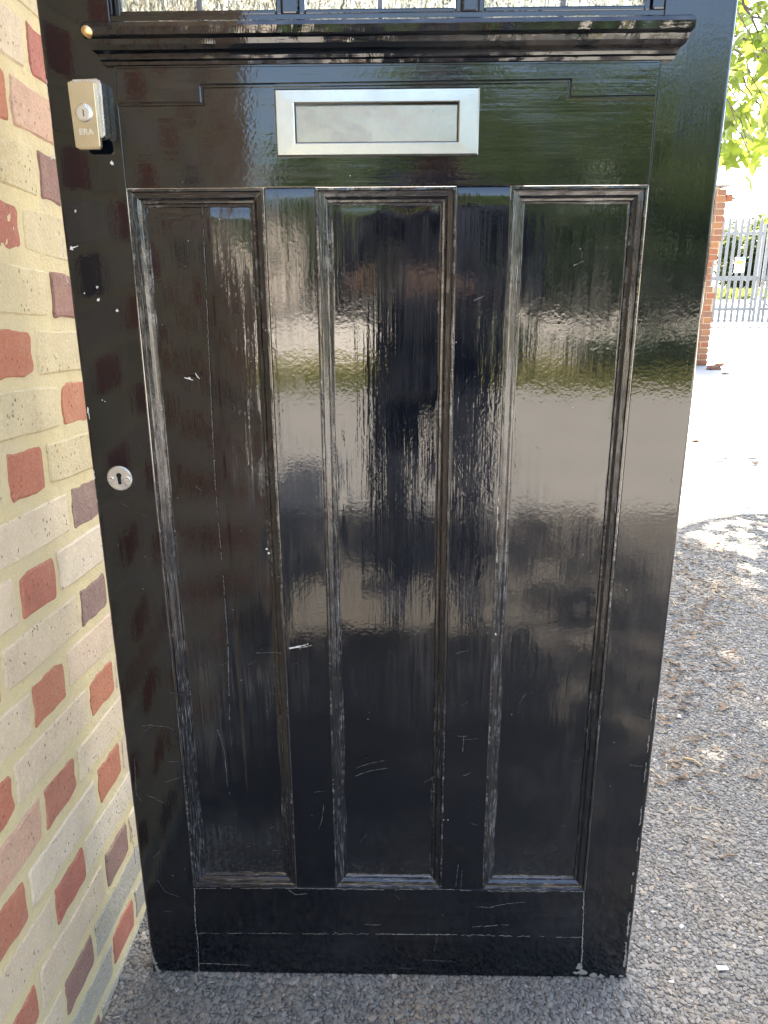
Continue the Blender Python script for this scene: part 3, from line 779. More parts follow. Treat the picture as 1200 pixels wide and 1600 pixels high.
# cylinder pull (rim lock)
kx0, kx1, kz0, kz1 = 0.0375, 0.0700, 1.3345, 1.4085
lockp = thing('cylinder_pull', None, None); lockp.parent = door
bm = bmesh.new()
back = [(kx0+.002, kz0+.010), (kx1+.004, kz0+.014), (kx1+.0055, kz0+.018), (kx1+.0065, kz1), (kx1+.003, kz1+.0045), (kx0+.003, kz1+.0035), (kx0, kz1)]
prism_y(bm, back, -0.0210, 0.0006)
bmesh.ops.bevel(bm, geom=[e for e in bm.edges], offset=0.0016, segments=2, affect='EDGES')
bmobj('lock_body', bm, M['chrome'], lockp)
bm = bmesh.new()
prism_y(bm, [(kx0+.0015, kz0+.0025), (kx0+.006, kz0), (kx1-.003, kz0), (kx1, kz0+.003), (kx1, kz1-.001), (kx1-.002, kz1), (kx0+.001, kz1), (kx0, kz1-.002)], -0.0262, -0.0188)
bmesh.ops.bevel(bm, geom=[e for e in bm.edges if all(v.co.y < -0.025 for v in e.verts)], offset=0.0013, segments=3, affect='EDGES')
bmobj('face_plate', bm, M['satin_brass'], lockp)
bm = bmesh.new(); disc_prism(bm, (0.0537, 1.3745), 0.0106, -0.0276, -0.0255, 36, 0.0012); bmobj('cylinder_rim', bm, M['chrome'], lockp)
bm = bmesh.new(); disc_prism(bm, (0.0543, 1.3742), 0.0082, -0.0292, -0.0270, 36, 0.0007); bmobj('lock_cylinder', bm, M['nickel'], lockp)
bm = bmesh.new(); prism_y(bm, [(0.0537, 1.3703), (0.0549, 1.3703), (0.0553, 1.3722), (0.0546, 1.3735), (0.0553, 1.3752), (0.0547, 1.3778), (0.0535, 1.3778), (0.0541, 1.3752), (0.0534, 1.3735), (0.0541, 1.3722)], -0.0294, -0.0285); bmobj('keyway', bm, M['gap'], lockp)
fc = bpy.data.curves.new('lettering', 'FONT'); fc.body = 'ERA'; fc.size = 0.0092; fc.extrude = 0.0005; fc.offset = 0.00025; fc.space_character = 1.12; fc.align_x = 'CENTER'; fc.align_y = 'CENTER'
fc.materials.append(M['nickel']); fo = bpy.data.objects.new('lettering', fc); fo.location = (0.0543, -0.0264, 1.3535); fo.rotation_euler = (math.pi/2, 0, 0); COL.objects.link(fo)
lm = bpy.data.meshes.new_from_object(fo.evaluated_get(bpy.context.evaluated_depsgraph_get())); lm.name = 'lettering'
lo = bpy.data.objects.new('lettering', lm); lo.location = fo.location; lo.rotation_euler = fo.rotation_euler; bpy.data.objects.remove(fo); lo.name = 'lettering'; link(lo, lockp)

# keyhole escutcheon
esc = thing('keyhole_plate', None, None); esc.parent = door
EX, EZ = 0.0386, 0.9092
bm = bmesh.new(); disc_prism(bm, (EX, EZ), 0.0180, -0.0022, 0.0004, 40, 0.0014); bmobj('round_plate', bm, M['old_steel'], esc)
bm = bmesh.new()
kp = [(EX + 0.0038*math.cos(q), EZ + 0.0045 + 0.0038*math.sin(q)) for q in [math.radians(-50 + 280*i/14) for i in range(15)]] + [(EX-0.0020, EZ-0.0085), (EX+0.0026, EZ-0.0085)]
prism_y(bm, kp, -0.0025, -0.0015); bmobj('keyhole', bm, M['gap'], esc)
for s in (-1, 1):
    bm = bmesh.new(); disc_prism(bm, (EX + s*0.0118, EZ), 0.0034, -0.0029, -0.0018, 18, 0.0006); sc = bmobj('screw', bm, M['nickel'], esc)
    box('screw_slot', M['gap'], esc, EX + s*0.0118 - 0.0026, EX + s*0.0118 + 0.0026, -0.0031, -0.0026, EZ-0.0004, EZ+0.0004)
# brass stub and its backing above the lock
stub = thing('brass_stub', None, None); stub.parent = door
bm = bmesh.new(); tube(bm, [(0.0690, 0.001, 1.4600), (0.0700, -0.016, 1.4595), (0.0720, -0.040, 1.4584)], [0.0045, 0.0058, 0.0055], 14); bmobj('brass_pin', bm, M['brass'], stub, True)
box('steel_tab', M['chrome'], stub, 0.0590, 0.0610, -0.004, 0.0006, 1.4580, 1.4700, 0.0006)

# worn paint: cracks, chips, scratches measured off the photograph, lying on the door face
class Wear:
    def __init__(s): s.V, s.F = [], []
    def line(s, pts, w0, w1=None, jit=0.6, y=-0.00025, seg=0.003, broken=0.0):
        w1 = w0 if w1 is None else w1
        P = [on_y(*p) for p in pts]; Q = []
        for a, b in zip(P, P[1:]):
            n = max(1, int((b-a).length/seg)); Q += [a.lerp(b, i/n) for i in range(n)]
        Q.append(P[-1]); N_ = len(Q)
        prev = None; on = random.random() > broken; left = random.uniform(.01, .05)
        for i, q in enumerate(Q):
            d = (Q[min(i+1, N_-1)] - Q[max(i-1, 0)]); d.y = 0; d.normalize(); nrm = Vector((-d.z, 0, d.x))
            q = q + nrm*random.gauss(0, 0.0004*jit); w = (w0 + (w1-w0)*i/max(1, N_-1))*random.uniform(0.15, 1.4)/2
            b = len(s.V); s.V += [(q.x + nrm.x*w, y, q.z + nrm.z*w), (q.x - nrm.x*w, y, q.z - nrm.z*w)]
            left -= seg
            if left <= 0: on = not on if broken else True; left = random.expovariate(1.0)*((0.05*(1-broken)) if on else 0.05*broken) + 0.004
            if prev is not None and on: s.F.append((prev, prev+1, b+1, b))
            prev = b
    def blot(s, u, v, r, y=-0.0003, asp=1.0):
        c = on_y(u, v); n = 9; b = len(s.V); a0 = random.random()*6
        for k in range(n):
            q = 6.283*k/n + a0; rr = r*random.uniform(0.45, 1.25)
            s.V.append((c.x + rr*math.cos(q), y, max(0.0005, c.z + rr*asp*math.sin(q))))
        s.F.append(tuple(range(b, b+n)))
    def build(s, name, mat):
        o = obj(name, s.V, s.F, mat, door); o['kind'] = 'stuff'; return o
cr = Wear()       # cracks through to pale primer
cr.line([(304, 1388), (305, 1440), (309, 1470), (311, 1520)], 0.0011, 0.0016, 1)
cr.line([(913, 1392), (911, 1440), (909, 1500), (906, 1524)], 0.0013, 0.002, 1)
cr.line([(304, 1458), (380, 1458), (470, 1459), (560, 1459), (690, 1460), (790, 1462), (910, 1465)], 0.0008, 0.0010, 2.2, broken=0.12)
cr.line([(595, 1459), (655, 1460), (705, 1460)], 0.0017, 0.0012, 1)
cr.line([(311, 1505), (345, 1506), (390, 1508)], 0.0013, 0.0007, 1)
cr.line([(302, 1388), (420, 1388), (463, 1388), (522, 1389), (600, 1390), (690, 1389), (748, 1392), (830, 1393), (912, 1393)], 0.0008, 0.0008, 1.5, broken=0.15)
cr.line([(450, 1390), (462, 1398), (480, 1396)], 0.0008); cr.line([(530, 1445), (570, 1444), (600, 1446)], 0.0009, 0.0006, 1.5, broken=0.3)
cr.line([(745, 1417), (765, 1418), (790, 1412), (820, 1409)], 0.0010, 0.0006, 1.4); cr.line([(738, 1448), (775, 1446), (820, 1443)], 0.0009, 0.0005, 1.5, broken=0.2)
cr.line([(468, 1015), (475, 1012), (488, 1008)][:1] + [(470, 1012), (488, 1008)], 0.0016, 0.0012, 0.3)
for (u, v) in [(245, 1512), (249, 1517), (243, 1505)]: cr.blot(u, v, 0.004)
cr.line([(236, 1480), (240, 1500), (248, 1519)], 0.0022, 0.005, 1)
for (u, v, r) in [(905, 1511, 0.007), (910, 1519, 0.009), (925, 1524, 0.008), (940, 1525, 0.008), (956, 1526, 0.006), (900, 1520, 0.005), (970, 1525, 0.005)]: cr.blot(u, v, r, asp=0.7)
cr.line([(905, 1505), (912, 1522)], 0.006, 0.009, 1)
cr.line([(818, 1527), (845, 1528)], 0.003, 0.002, 1); cr.line([(870, 1526), (898, 1527)], 0.0016, 0.0016, 1); cr.line([(250, 1520), (400, 1523), (560, 1525), (760, 1526)], 0.0010, 0.0010, 1.2, broken=0.55)
cr.line([(1021, 1090), (1012, 1170), (1005, 1240), (995, 1330)], 0.0012, 0.0016, 1, broken=0.5)
cr.line([(984, 1418), (982, 1445), (979, 1470), (977, 1500), (972, 1525)], 0.0034, 0.003, 1.2, broken=0.15)
cr.line([(991, 1350), (989, 1368), (986, 1395)], 0.003, 0.002, 1, broken=0.2)
cr.build('bare_patches', M['chip'])
fl = Wear()
fl.line([(452, 1013), (468, 1010), (482, 1006)], 0.0032, 0.0022, 0.2)
for (u, v, r) in [(82, 245, .003), (175, 254, .0026), (152, 449, .0022), (154, 468, .0022), (296, 591, .0018), (183, 485, .002), (132, 458, .001), (160, 625, .0012), (164, 627, .001), (417, 858, .0016), (420, 864, .002), (773, 990, .003), (118, 330, .002), (112, 388, .003), (700, 1281, .0012), (693, 1281, .001)]:
    fl.blot(u, v, r)
fl.line([(112, 388), (122, 384)], 0.002, 0.0012, 0.4); fl.line([(305, 583), (312, 592)], 0.0014, 0.001); fl.line([(288, 590), (302, 594)], 0.0016, .001)
fl.line([(137, 636), (140, 655)], 0.0022, 0.001, 1); fl.line([(146, 735), (148, 748)], 0.002, 0.0015, 1)
fl.line([(60, 20), (75, 150), (90, 300), (101, 420), (134, 620), (155, 820), (170, 925), (200, 1187), (228, 1440)], 0.0007, 0.0007, 1.2, y=0.0012, broken=0.85)
for k in range(60):
    u, v = random.uniform(110, 1000), random.uniform(200, 1500)
    fl.blot(u, v, random.uniform(0.0003, 0.0007))
fl.build('pale_flecks', M['white_fleck'])
sx = Wear()
for P_ in ([(222, 1134), (236, 1133), (262, 1136), (272, 1140)], [(236, 1135), (226, 1142)], [(210, 1185), (213, 1240), (221, 1252)], [(228, 1241), (244, 1248), (258, 1256)], [(246, 1375), (258, 1393), (282, 1402)], [(262, 1190), (278, 1190)], [(258, 1222), (282, 1214)],
          [(491, 1238), (508, 1236)], [(506, 1258), (503, 1280), (498, 1295)], [(556, 1200), (580, 1192), (600, 1188)], [(556, 1212), (580, 1204), (605, 1200)], [(440, 1020), (428, 1019), (400, 1020)], [(499, 907), (506, 906)], [(500, 918), (507, 917)], [(500, 929), (507, 928)], [(498, 940), (507, 939)], [(496, 950), (507, 949)], [(490, 959), (507, 958)],
          [(340, 1140), (350, 1170), (356, 1230)], [(240, 1340), (250, 1330)], [(715, 1150), (730, 1150)], [(725, 1150), (723, 1175)], [(724, 1212), (735, 1207)], [(984, 1195), (1005, 1198)], [(860, 985), (880, 980)], [(868, 525), (890, 512), (912, 500)], [(896, 415), (912, 408)], [(740, 470), (756, 462)], [(660, 1500), (720, 1502)], [(622, 1512), (650, 1514)], [(205, 1290), (212, 1350)], [(716, 1350), (712, 1385)], [(722, 1360), (720, 1386)]):
    sx.line(P_, 0.0010, 0.0006, 0.8)
for k in range(36):
    u, v = random.uniform(230, 990), random.uniform(900, 1510); a = random.gauss(0, 0.5) + (math.pi/2 if random.random() < .4 else 0); L = random.uniform(4, 22)
    sx.line([(u, v), (u + L*math.cos(a), v + L*math.sin(a))], 0.0005, 0.0003, 0.8)
for k in range(26):
    u, v = random.uniform(120, 1080), random.uniform(150, 900); a = random.uniform(0, 6.28); L = random.uniform(3, 14)
    sx.line([(u, v), (u + L*math.cos(a), v + L*math.sin(a))], 0.0004, 0.0003, 0.8)
sx.build('scratches', M['scratch'])
# pale crack down the first panel, on the panel's own face
cp = Wear()
cp.line([(313, 322), (318, 420), (326, 600), (334, 760), (346, 900), (354, 1010), (357, 1130)], 0.0006, 0.0012, 0.8, y=MD-0.0022, broken=0.08)
cp.build('panel_crack', M['scratch'])

# ------------------------------------------------------------------ litter on the asphalt
def ground_stick(name, label, cat, group, a, b, r, mat, bend=0.01):
    p0, p1 = on_z(*a), on_z(*b); base = p0.lerp(p1, .5)
    t = tag(bpy.data.objects.new(name, None), label, cat, group); t.location = (base.x, base.y, 0)
    bm = bmesh.new(); q0, q1 = p0 - base, p1 - base; mid = Vector((random.gauss(0, bend), random.gauss(0, bend), 0))
    tube(bm, [(q0.x, q0.y, r+.003), (mid.x, mid.y, r*1.3+.005), (q1.x, q1.y, r+.003)], [r, r*0.9, r*0.6], 6)
    m = bpy.data.meshes.new(name); bm.to_mesh(m); bm.free(); m.materials.append(mat)
    o = bpy.data.objects.new(name, m); o.location = t.location; bpy.data.objects.remove(t)
    return tag(link(o), label, cat, group)
ground_stick('twig', 'short pale stick on the asphalt close to the door edge', 'twig', None, (1066, 1187), (1096, 1200), 0.0034, M['straw'])
ground_stick('twig', 'curved thin dry twig beside the door in the dappled patch', 'twig', None, (1078, 972), (1096, 950), 0.0022, M['twig'], .02)
ground_stick('twig', 'long straight twig lying farther back in the dappled light', 'twig', None, (1074, 904), (1110, 913), 0.0030, M['twig'])
ground_stick('twig', 'dark forked-looking twig near the upper sunlit strip', 'twig', None, (1118, 926), (1128, 912), 0.0030, M['twig'])
ground_stick('twig', 'short brown twig in the middle of the shaded asphalt', 'twig', None, (1128, 1345), (1152, 1340), 0.0030, M['dryleaf'])
ground_stick('twig', 'slim pale straw touching the door edge', 'twig', None, (1026, 1118), (1042, 1126), 0.0016, M['straw'])
for i, (u, v, s, lab) in enumerate([(1061, 1122, .012, 'small white paint flake nearest the door edge'), (1129, 1516, .017, 'largest white paint flake lying at lower right'), (1064, 1451, .007, 'tiny square white flake on the shaded asphalt'), (1048, 1538, .007, 'white flake near the bottom of the door')]):
    p = on_z(u, v); bm = bmesh.new(); bm_box(bm, -s*.6, s*.6, -s*.3, s*.3, -.0006, .0006)
    for vv in bm.verts: vv.co += Vector((random.gauss(0, s*.12), random.gauss(0, s*.12), 0))
    o = bmobj('paint_flake', bm, M['white_fleck']); o.location = (p.x, p.y, 0.0065); o.rotation_euler = (random.gauss(0, .12), random.gauss(0, .12), random.uniform(-.3, 1)); tag(o, lab, 'paint flake')
sv, sf = [], []
for k in range(900):
    if k < 520: x, y = random.uniform(0.86, 2.4), random.gauss(2.0, 0.55)
    else: x, y = random.uniform(0.88, 1.8), random.uniform(0.3, 3)
    if y > 3.2 or y < 0.05: continue
    L = random.uniform(.008, .045); a = random.uniform(0, 6.28); w = random.uniform(.0006, .0014); b = len(sv)
    dx, dy = math.cos(a)*L/2, math.sin(a)*L/2; nx_, ny_ = -math.sin(a)*w, math.cos(a)*w; z = random.uniform(.004, .007)
    sv += [(x-dx-nx_, y-dy-ny_, z), (x+dx-nx_, y+dy-ny_, z+.001), (x+dx+nx_, y+dy+ny_, z+.001), (x-dx+nx_, y-dy+ny_, z), (x, y, z+.003)]
    sf += [(b, b+1, b+4), (b+1, b+2, b+4), (b+2, b+3, b+4), (b+3, b, b+4)]
tag(obj('straw_litter', sv, sf, M['straw']), kind='stuff')

lv, lf = [], []
for k in range(420):
    if k < 330:
        y = random.uniform(0.5, 2.3); x = 0.86 + 0.37*max(0, y) + abs(random.gauss(0, .16)); L = random.uniform(.006, .022)
    else: x, y, L = random.uniform(1.8, 8), random.uniform(2.8, 12), random.uniform(.02, .07)
    a = random.uniform(0, 6.28); b = len(lv); z = .006
    for q in range(6):
        r = L*(.5 if q % 3 else 1)*random.uniform(.6, 1.1); lv.append((x + r*math.cos(a + q*1.047), y + r*.8*math.sin(a + q*1.047), z + random.uniform(0, .4)*L))
    lv.append((x, y, z)); lf += [(b+q, b+(q+1) % 6, b+6) for q in range(6)]
tag(obj('leaf_litter', lv, lf, M['dryleaf']), kind='stuff')

# ------------------------------------------------------------------ yard behind: drain cover, kerb line, pier, gate
p0, p1 = on_z(1078, 722), on_z(1150, 690)
dr = thing('drain_cover', 'faint slotted metal drain cover in the bright yard behind the door', 'drain cover', (p0.lerp(p1, .5).x, p0.lerp(p1, .5).y, 0.0))
hw, hd = abs(p1.x-p0.x)/2, abs(p1.y-p0.y)/2
bm = bmesh.new()
bm_box(bm, -hw, hw, -hd, hd, 0.0015, .0075, .001); bmobj('plate', bm, M['concrete'], dr)
for i in range(7):
    for k in range(5):
        x, y = -hw + 2*hw*(i+.5)/7, -hd + 2*hd*(k+.5)/5
        o = box('tread_bar', M['iron'], dr, -.035, .035, -.008, .008, .0070, .0115, .002); o.location = (x, y, 0); o.rotation_euler = (0, 0, math.radians(-35 if (i+k) % 2 else 55))
dv, df = [], []
pa, pb = on_z(1085, 671), on_z(1230, 682)
for k in range(420):
    p = pa.lerp(pb, random.random()); x, y = p.x, p.y + random.gauss(0, .02); L = random.uniform(.006, .02); a = random.uniform(0, 6.28); b = len(dv)
    for q in range(5): dv.append((x + L*random.uniform(.5, 1)*math.cos(a+q*1.257), y + L*random.uniform(.5, 1)*math.sin(a+q*1.257), .006 + random.uniform(0, .006)))
    df.append((b, b+1, b+2, b+3, b+4))
tag(obj('swept_dirt', dv, df, M['twig']), kind='stuff')

PY = 9.2
pr = on_y(1104, 572, PY).x; pt = on_y(1137, 292, PY).z
pier = thing('brick_pier', 'broken red brick gate pier standing in the sunlit yard', 'pier', (pr, PY, 0))
pmesh = {}
def pier_brick(hl, k):
    key = (round(hl, 3), k)
    if key not in pmesh:
        V, F = brick_verts(hl, 0.0325, 0.10, 0.006, 0.001); V = [(y, -x, z) for x, y, z in V]
        pmesh[key] = mesh_from('brick', V, [f[::-1] for f in F], M['pier_red'], False)
    return pmesh[key]
nco = int(pt/0.0765)
TAPER = (on_y(1136, 292, PY).x - pr)
for c in range(nco):
    z = 0.04 + c*0.0765; f = c/nco
    edge = 0.0
    if 0.60 < f < 0.68: edge = -0.03
    if 0.46 < f <= 0.60: edge = -0.075
    if 0.40 < f <= 0.46: edge = -0.04
    if 0.30 < f <= 0.36: edge = -0.03
    edge += random.gauss(0, 0.004)
    x = edge
    seq = (0.051, 0.108, 0.108, 0.108) if c % 2 else (0.108, 0.108, 0.108, 0.051)
    for hl in seq:
        o = bpy.data.objects.new('brick', pier_brick(hl, random.randrange(3))); o.location = (x - hl, random.gauss(0, .002), z); link(o, pier); x -= 2*hl + 0.011
bm = bmesh.new(); bm_box(bm, -0.70, -0.10, 0.012, 0.44, -0.05, pt); bmobj('mortar_core', bm, M['pier_mortar'], pier)
bm = bmesh.new()
for c in range(nco):
    f = c/nco; e = -0.085 if 0.44 < f < 0.64 else -0.012
    bm_box(bm, -0.12, e, 0.006, 0.40, 0.04+c*0.0765-0.0383, 0.04+c*0.0765+0.0382)
bmobj('mortar_joint', bm, M['pier_mortar'], pier)
box('coping_tile', M['iron'], pier, -0.74, 0.02, -0.03, 0.46, pt+.004, pt+.022, .003)
# broken brick stub and bent hinge iron sticking out of the pier
sz = on_y(1145, 308, PY).z
bm = bmesh.new(); bm_box(bm, 0.006, 0.085, 0.03, 0.13, sz-.042, sz+.036, .008)
for v in bm.verts: v.co += Vector((random.gauss(0, .006), random.gauss(0, .006), random.gauss(0, .008)))
bmobj('brick_stub', bm, M['pier_red'], pier)
bm = bmesh.new(); tube(bm, [(0.07, 0.08, sz+.005), (0.12, 0.08, sz-.01), (0.16, 0.08, sz+.012), (0.22, 0.08, sz+.035)], [.022, .02, .012, .009], 7); bmobj('hinge_iron', bm, M['iron'], pier)
for i, (u, v, s, lab) in enumerate([(1115, 578, .075, 'larger brick fragment fallen at the foot of the pier'), (1124, 572, .05, 'smaller brick fragment lying behind the larger one'), (1131, 585, .02, 'small crumb of brick right of the pier foot')]):
    p = on_z(u, v); bm = bmesh.new(); bm_box(bm, -s, s, -s*.6, s*.6, 0, s*.75, s*.2)
    for vv in bm.verts: vv.co += Vector((random.gauss(0, s*.08), random.gauss(0, s*.08), random.gauss(0, s*.06)))
    o = bmobj('brick_fragment', bm, M['pier_red']); o.location = (p.x, p.y, 0.003); o.rotation_euler = (0, 0, random.uniform(-.5, .5)); tag(o, lab, 'brick fragment')

GY = 16.5
gate = thing('palisade_gate', 'grey galvanised palisade double gate across the yard', 'gate', (0, GY, 0))
def gx(u, v): return on_y(u, v, GY).x
def gz_(v, u=1150): return on_y(u, v, GY).z
ztop = gz_(338); zb = 0.09
bm = bmesh.new(); w = 0.034; pts = [(-w, 0.012), (-w*.55, -0.006), (0, 0.004), (w*.55, -0.006), (w, 0.012)]
def pale_mesh():
    V, F = [], []
    hz = [(0, 1.0), (ztop-zb-0.10, 1.0), (ztop-zb, 0.05)]
    for z, s in hz:
        for x, y in pts: V.append((x*s, y, z))
        for x, y in pts: V.append((x*s, y+.003, z))
    n = 5
    for j in range(2):
        for side in (0, 5):
            for i in range(4):
                a = j*10+side+i; F.append((a, a+1, a+11, a+10))
        for i in (0, 4): a = j*10+i; F.append((a, a+5, a+15, a+10))
    return mesh_from('pale', V, F, M['galv'])
pm = pale_mesh()
xm = gx(1181, 480)
def leaf_of_gate(x0, x1, meet):
    n = int((x1-x0-0.1)/0.125)
    for i in range(n):
        o = bpy.data.objects.new('pale', pm); o.location = (x0 + 0.09 + (x1-x0-0.18)*i/(n-1), -0.035, zb); link(o, gate)
    for v, t in ((365, .03), (435, .045), (483, .032)):
        z = gz_(v); box('rail', M['galv'], gate, x0+.032, x1-.032, -0.02, 0.02, z-t, z+t, .003)
    box('bottom_bar', M['galv'], gate, x0, x1, -0.012, 0.012, 0.13, 0.155, .002)
    for x in (x0, x1): box('gate_stile', M['galv'], gate, x-.03, x+.03, -0.03, 0.03, 0.10, gz_(350), .004)
    xs = x1 if meet == 'r' else x0; s = -1 if meet == 'r' else 1
    bm = bmesh.new(); z = gz_(483); tube(bm, [(xs + s*.02, 0, z+.24), (xs + s*.22, 0, z+.02)], .018, 6); bmobj('corner_brace', bm, M['galv'], gate)
leaf_of_gate(xm-3.0, xm-0.035, 'r'); leaf_of_gate(xm+0.075, xm+3.0, 'l')
for x in (xm-3.16, xm+3.16): box('gate_post', M['galv'], gate, x-.06, x+.06, -.06, .06, -.02, ztop-.02, .006)
# chain and padlock
zc = gz_(437)
ch = thing('chain', 'rusty chain with padlock holding the gate leaves together', 'chain', (xm+.02, GY, zc))
for i in range(7):
    bm = bmesh.new(); c = Vector((-.10+i*.033, -.075, .02*math.sin(i*1.1))); a = i % 2
    tube(bm, [c + Vector((.02*math.cos(q), .011*math.sin(q)*(a), .011*math.sin(q)*(1-a))) for q in [2*math.pi*k/10 for k in range(11)]], .004, 5); bmobj('link', bm, M['iron'], ch)
box('padlock_body', M['iron'], ch, -.03, .03, -.10, -.07, -.10, -.04, .006)
# notice on the gate
sx0, sx1, sz0, sz1 = gx(1146, 415), gx(1162, 415), gz_(426), gz_(402)
M['sign_white'] = simple('sign_white', (0.72, 0.73, 0.76), 0.5); M['sign_blue'] = simple('sign_blue', (0.10, 0.30, 0.55), 0.5); M['sign_yellow'] = simple('sign_yellow', (0.65, 0.55, 0.06), 0.5); M['sign_red'] = simple('sign_red', (0.5, 0.10, 0.08), 0.5); M['sign_grey'] = simple('sign_grey', (0.4, 0.4, 0.45), 0.5)
sg = thing('notice_sign', 'small white notice with blue and yellow bands fixed to the gate', 'sign', ((sx0+sx1)/2, GY-.05, (sz0+sz1)/2))
sw, sh = (sx1-sx0)/2, (sz1-sz0)/2
box('board', M['sign_white'], sg, -sw, sw, -.004, .004, -sh, sh, .001)
box('blue_band', M['sign_blue'], sg, -sw*.05, sw*.96, -.0065, -.003, sh*.68, sh*.95)
box('yellow_band', M['sign_yellow'], sg, -sw*.75, sw*.6, -.0065, -.003, sh*.12, sh*.55)
box('red_symbol', M['sign_red'], sg, sw*.25, sw*.6, -.0065, -.003, -sh*.25, sh*.02)
box('grey_symbol', M['sign_grey'], sg, -sw*.6, -sw*.2, -.0065, -.003, -sh*.3, -sh*.05)
box('text_line', M['sign_grey'], sg, -sw*.7, sw*.7, -.0065, -.003, -sh*.78, -sh*.62)

# vegetation beyond the gate
def leafy(name, label, cat, loc, clumps, n, size, mat, trunk=None, group=None, kind='oval'):
    t = thing(name, label, cat, loc, group=group)
    if trunk:
        h, r = trunk; bm = bmesh.new(); tube(bm, [(0, 0, -.05), (.05, .03, h*.35), (-.04, .05, h*.7), (.05, 0, h)], [r, r*.75, r*.5, r*.15], 9); bmobj('trunk', bm, M['bark'], t, True)
    link(bpy.data.objects.new('crown', leaf_cloud_mesh('crown', clump_points(n, clumps), size, kind, mat, 0.3)), t)
    return t
def blob(R, H, z0, n, s=0.4):
    out = []
    for i in range(n):
        d = Vector((random.gauss(0, 1), random.gauss(0, 1), random.gauss(0, 1))).normalized()*random.random()**.35
        out.append((d.x*R*.8, d.y*R*.8, z0 + H/2 + d.z*H*.42, R*s*random.uniform(.6, 1.2), R*s*random.uniform(.6, 1.2), H*s*.6*random.uniform(.6, 1.2)))
    return out
leafy('bush', 'dense bush directly behind the gate notice', 'bush', (19.2, 42, 0), blob(2.4, 3.8, 0, 26), 6500, .32, M['leaf_far'])
leafy('bush', 'rounded bush behind the left end of the gate', 'bush', (15.6, 44, 0), blob(2.4, 3.2, 0, 26), 6000, .32, M['leaf_far'])
leafy('bush', 'bush behind the right side of the gate', 'bush', (23.4, 43, 0), blob(2.4, 4.0, 0, 26), 6500, .32, M['leaf_far'])
leafy('tree', 'tall yellow-green tree rising behind the gate at right', 'tree', (24.8, 47, 0), blob(3.2, 7.6, 1.2, 34), 8000, .34, M['leaf_far'], (5.5, .25))
leafy('tree', 'farther tree hidden mostly behind the black door', 'tree', (8, 52, 0), blob(3.5, 7, 1, 30), 2500, .32, M['leaf_far'], (5, .25))
def grass(name, x0, x1, y0, y1, n, h):
    C = np.stack([RNG.uniform(x0, x1, n), RNG.uniform(y0, y1, n), np.full(n, 0.0)], 1)
    m = leaf_cloud_mesh(name, C, h, 'oval', M['grass'], -1.2); tag(link(bpy.data.objects.new(name, m)), kind='stuff')
grass('tall_grass', 12, 30, 33.2, 41, 9000, .35)

# ------------------------------------------------------------------ behind the camera: what the gloss paint mirrors
grass('verge_grass', -8, 12, -7.9, -7.1, 5000, .12)
leafy('hedge', 'long dark hedge along the far side of the road', 'hedge', (6.0, -18.9, 0), [(x, random.uniform(-.2, .2), random.uniform(.35, 1.5), .7, .4, .5) for x in np.linspace(-6.5, 11, 60)], 9000, .22, M['leaf_hedge'])
for i, (x, y, h, r, lab) in enumerate([(9.5, -24.5, 8.0, 3.0, 'dark leafy tree across the road, far right'), (5.2, -21.5, 7.2, 2.7, 'dark leafy tree across the road, right of centre'), (1.4, -20.6, 7.6, 2.6, 'dark leafy tree across the road, straight behind'), (-1.9, -24.5, 6.2, 2.0, 'dark leafy tree across the road, left of centre'), (14, -19, 9, 3.4, 'dark leafy tree across the road, rightmost'), (-14, -30, 8, 3.2, 'dark leafy tree beside the pale house')]):
    leafy('tree', lab, 'tree', (x, y, 0), blob(r, h-.6, .3, 34), 2600, .42, M['leaf_dark'], (h*.8, .22))
for i, x in enumerate((1.2, 3.4, 5.6, 7.8, 10.2)):  # added low dark shrubs, put in for the shade on the verge grass
    leafy('shrub', ['added dark shrub of the verge, first from the wall', 'added dark shrub of the verge, second from the wall', 'added dark shrub of the verge, third from the wall', 'added dark shrub of the verge, fourth from the wall', 'added dark shrub of the verge, fifth from the wall'][i], 'shrub', (x, -9.4, 0), blob(1.25, .55, 0, 14), 1600, .13, M['leaf_hedge'])
house = thing('house', 'pale rendered house beyond the trees with a grey roof', 'house', (-7.6, -36, 0))
M['render'] = simple('pale_render', (0.62, 0.56, 0.48), 0.9, var=0.1, vscale=2); M['slate'] = simple('slate', (0.12, 0.12, 0.13), 0.7, var=0.3, vscale=8); M['dark_glass'] = simple('dark_glass', (0.03, 0.035, 0.04), 0.1)
box('wall', M['render'], house, -4, 4, -3, 3, 0, 3.6)
obj('roof', [(-4.3, -3.3, 3.55), (4.3, -3.3, 3.55), (4.3, 3.3, 3.55), (-4.3, 3.3, 3.55), (-4.3, 0, 5.2), (4.3, 0, 5.2)], [(0, 1, 5, 4), (2, 3, 4, 5), (0, 4, 3), (1, 2, 5), (0, 3, 2, 1)], M['slate'], house)
for x in (-2.4, 0, 2.4): box('window', M['dark_glass'], house, x-.5, x+.5, 2.98, 3.02, 1.1, 2.3)

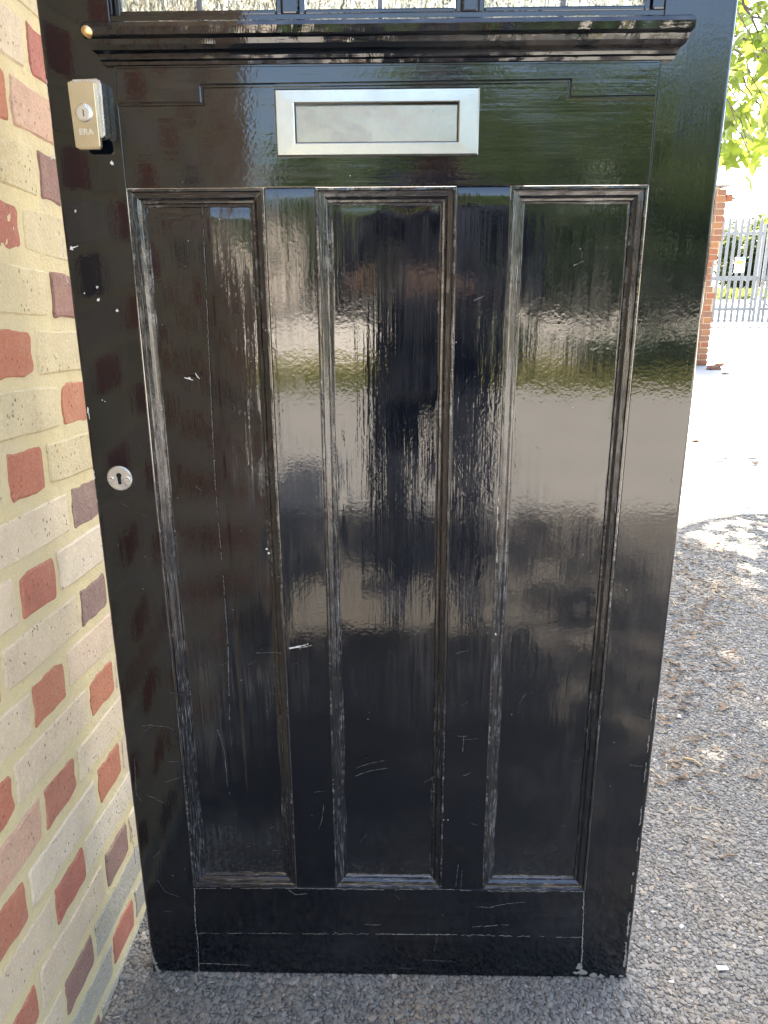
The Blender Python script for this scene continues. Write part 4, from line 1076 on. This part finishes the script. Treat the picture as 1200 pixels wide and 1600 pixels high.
# the person taking the photograph: seen only as a dark shape mirrored in the paint
def person():
    t = thing('person', 'person in dark navy clothes standing and holding up a phone', 'person', (0.555, -1.50, 0))
    P, R, E_, ix = [], [], [], {}
    def v(n, p, r, par=None):
        ix[n] = len(P); P.append(p); R.append(r)
        if par is not None: E_.append((ix[par], ix[n]))
    v('pelvis', (0, 0, .93), .20); v('waist', (0, .01, 1.08), .19, 'pelvis'); v('chest', (0, .02, 1.26), .195, 'waist'); v('upper', (0, .02, 1.38), .12, 'chest'); v('neck', (0, .045, 1.47), .055, 'upper')
    v('jaw', (0, .075, 1.54), .068, 'neck'); v('skull', (0, .07, 1.62), .088, 'jaw'); v('top', (0, .06, 1.68), .07, 'skull'); v('nose', (0, .165, 1.595), .014, 'skull')
    for s, n in ((-1, 'l'), (1, 'r')):
        v('ear'+n, (s*.088, .06, 1.60), .018, 'skull')
        v('hip'+n, (s*.10, 0, .86), .13, 'pelvis'); v('knee'+n, (s*.12, .03, .48), .085, 'hip'+n); v('ank'+n, (s*.12, -.01, .10), .042, 'knee'+n); v('toe'+n, (s*.14, .16, .04), .038, 'ank'+n)
        v('sh'+n, (s*.21, .01, 1.37), .085, 'upper'); v('elb'+n, (s*.29, .12, 1.12), .065, 'sh'+n); v('wr'+n, (s*.11 - .125, .335, 1.15), .028, 'elb'+n); v('palm'+n, (s*.085-.13, .375, 1.165), .03, 'wr'+n)
        for k in range(4):
            zz = 1.195 - k*.02
            v('f%s%da' % (n, k), (s*.078-.133, .408, zz), .010, 'palm'+n); v('f%s%db' % (n, k), (s*.066-.133, .428 - .002*k, zz-.002), .0085, 'f%s%da' % (n, k)); v('f%s%dc' % (n, k), (s*.056-.133, .418, zz-.004), .0075, 'f%s%db' % (n, k))
        v('t%sa' % n, (s*.07-.131, .36, 1.185), .011, 'palm'+n); v('t%sb' % n, (s*.05-.133, .395, 1.19), .009, 't%sa' % n)
    m = bpy.data.meshes.new('body'); m.from_pydata(P, E_, []); o = link(bpy.data.objects.new('body', m), t)
    md = o.modifiers.new('skin', 'SKIN'); md.use_smooth_shade = True
    for i, d in enumerate(m.skin_vertices[0].data): d.radius = (R[i], R[i]*(.78 if i < 4 else 1)); d.use_root = (i == 0)
    o.modifiers.new('sub', 'SUBSURF').render_levels = 1
    n = N('navy_clothes_and_skin'); X, Y, Z = n.sep(n.obj())
    sk = n.math('MAXIMUM', n.ramp(Z, 1.455, 1.465), n.math('MULTIPLY', n.ramp(Y, .30, .31), n.ramp(Z, .6, .61)))
    n.bsdf(Base_Color=n.mix(sk, n.mix(n.noise(n.obj(), 6, 3), (.010, .013, .024), (.018, .022, .036)), (.20, .125, .09)), Roughness=.8); m.materials.append(n.m)
    bm = bmesh.new(); bmesh.ops.create_icosphere(bm, subdivisions=3, radius=1)
    for w in bm.verts:
        w.co = Vector((w.co.x*.098, w.co.y*.105 + .045, w.co.z*.085 + 1.655))
        if w.co.y > .10: w.co.z = max(w.co.z, 1.66)
    bmobj('hair', bm, simple('dark_hair', (.02, .014, .01), .5, var=.3), t, True)
    ph = thing('phone', 'dark phone held up in both hands behind the camera position', 'phone', (0.44, -1.083, 1.175))
    box('case', simple('phone_case', (.02, .02, .022), .4), ph, -.037, .037, -.004, .004, -.078, .078, .003)
    box('screen', simple('phone_glass', (.03, .03, .035), .15), ph, -.034, .034, -.0052, -.0041, -.074, .074)
person()
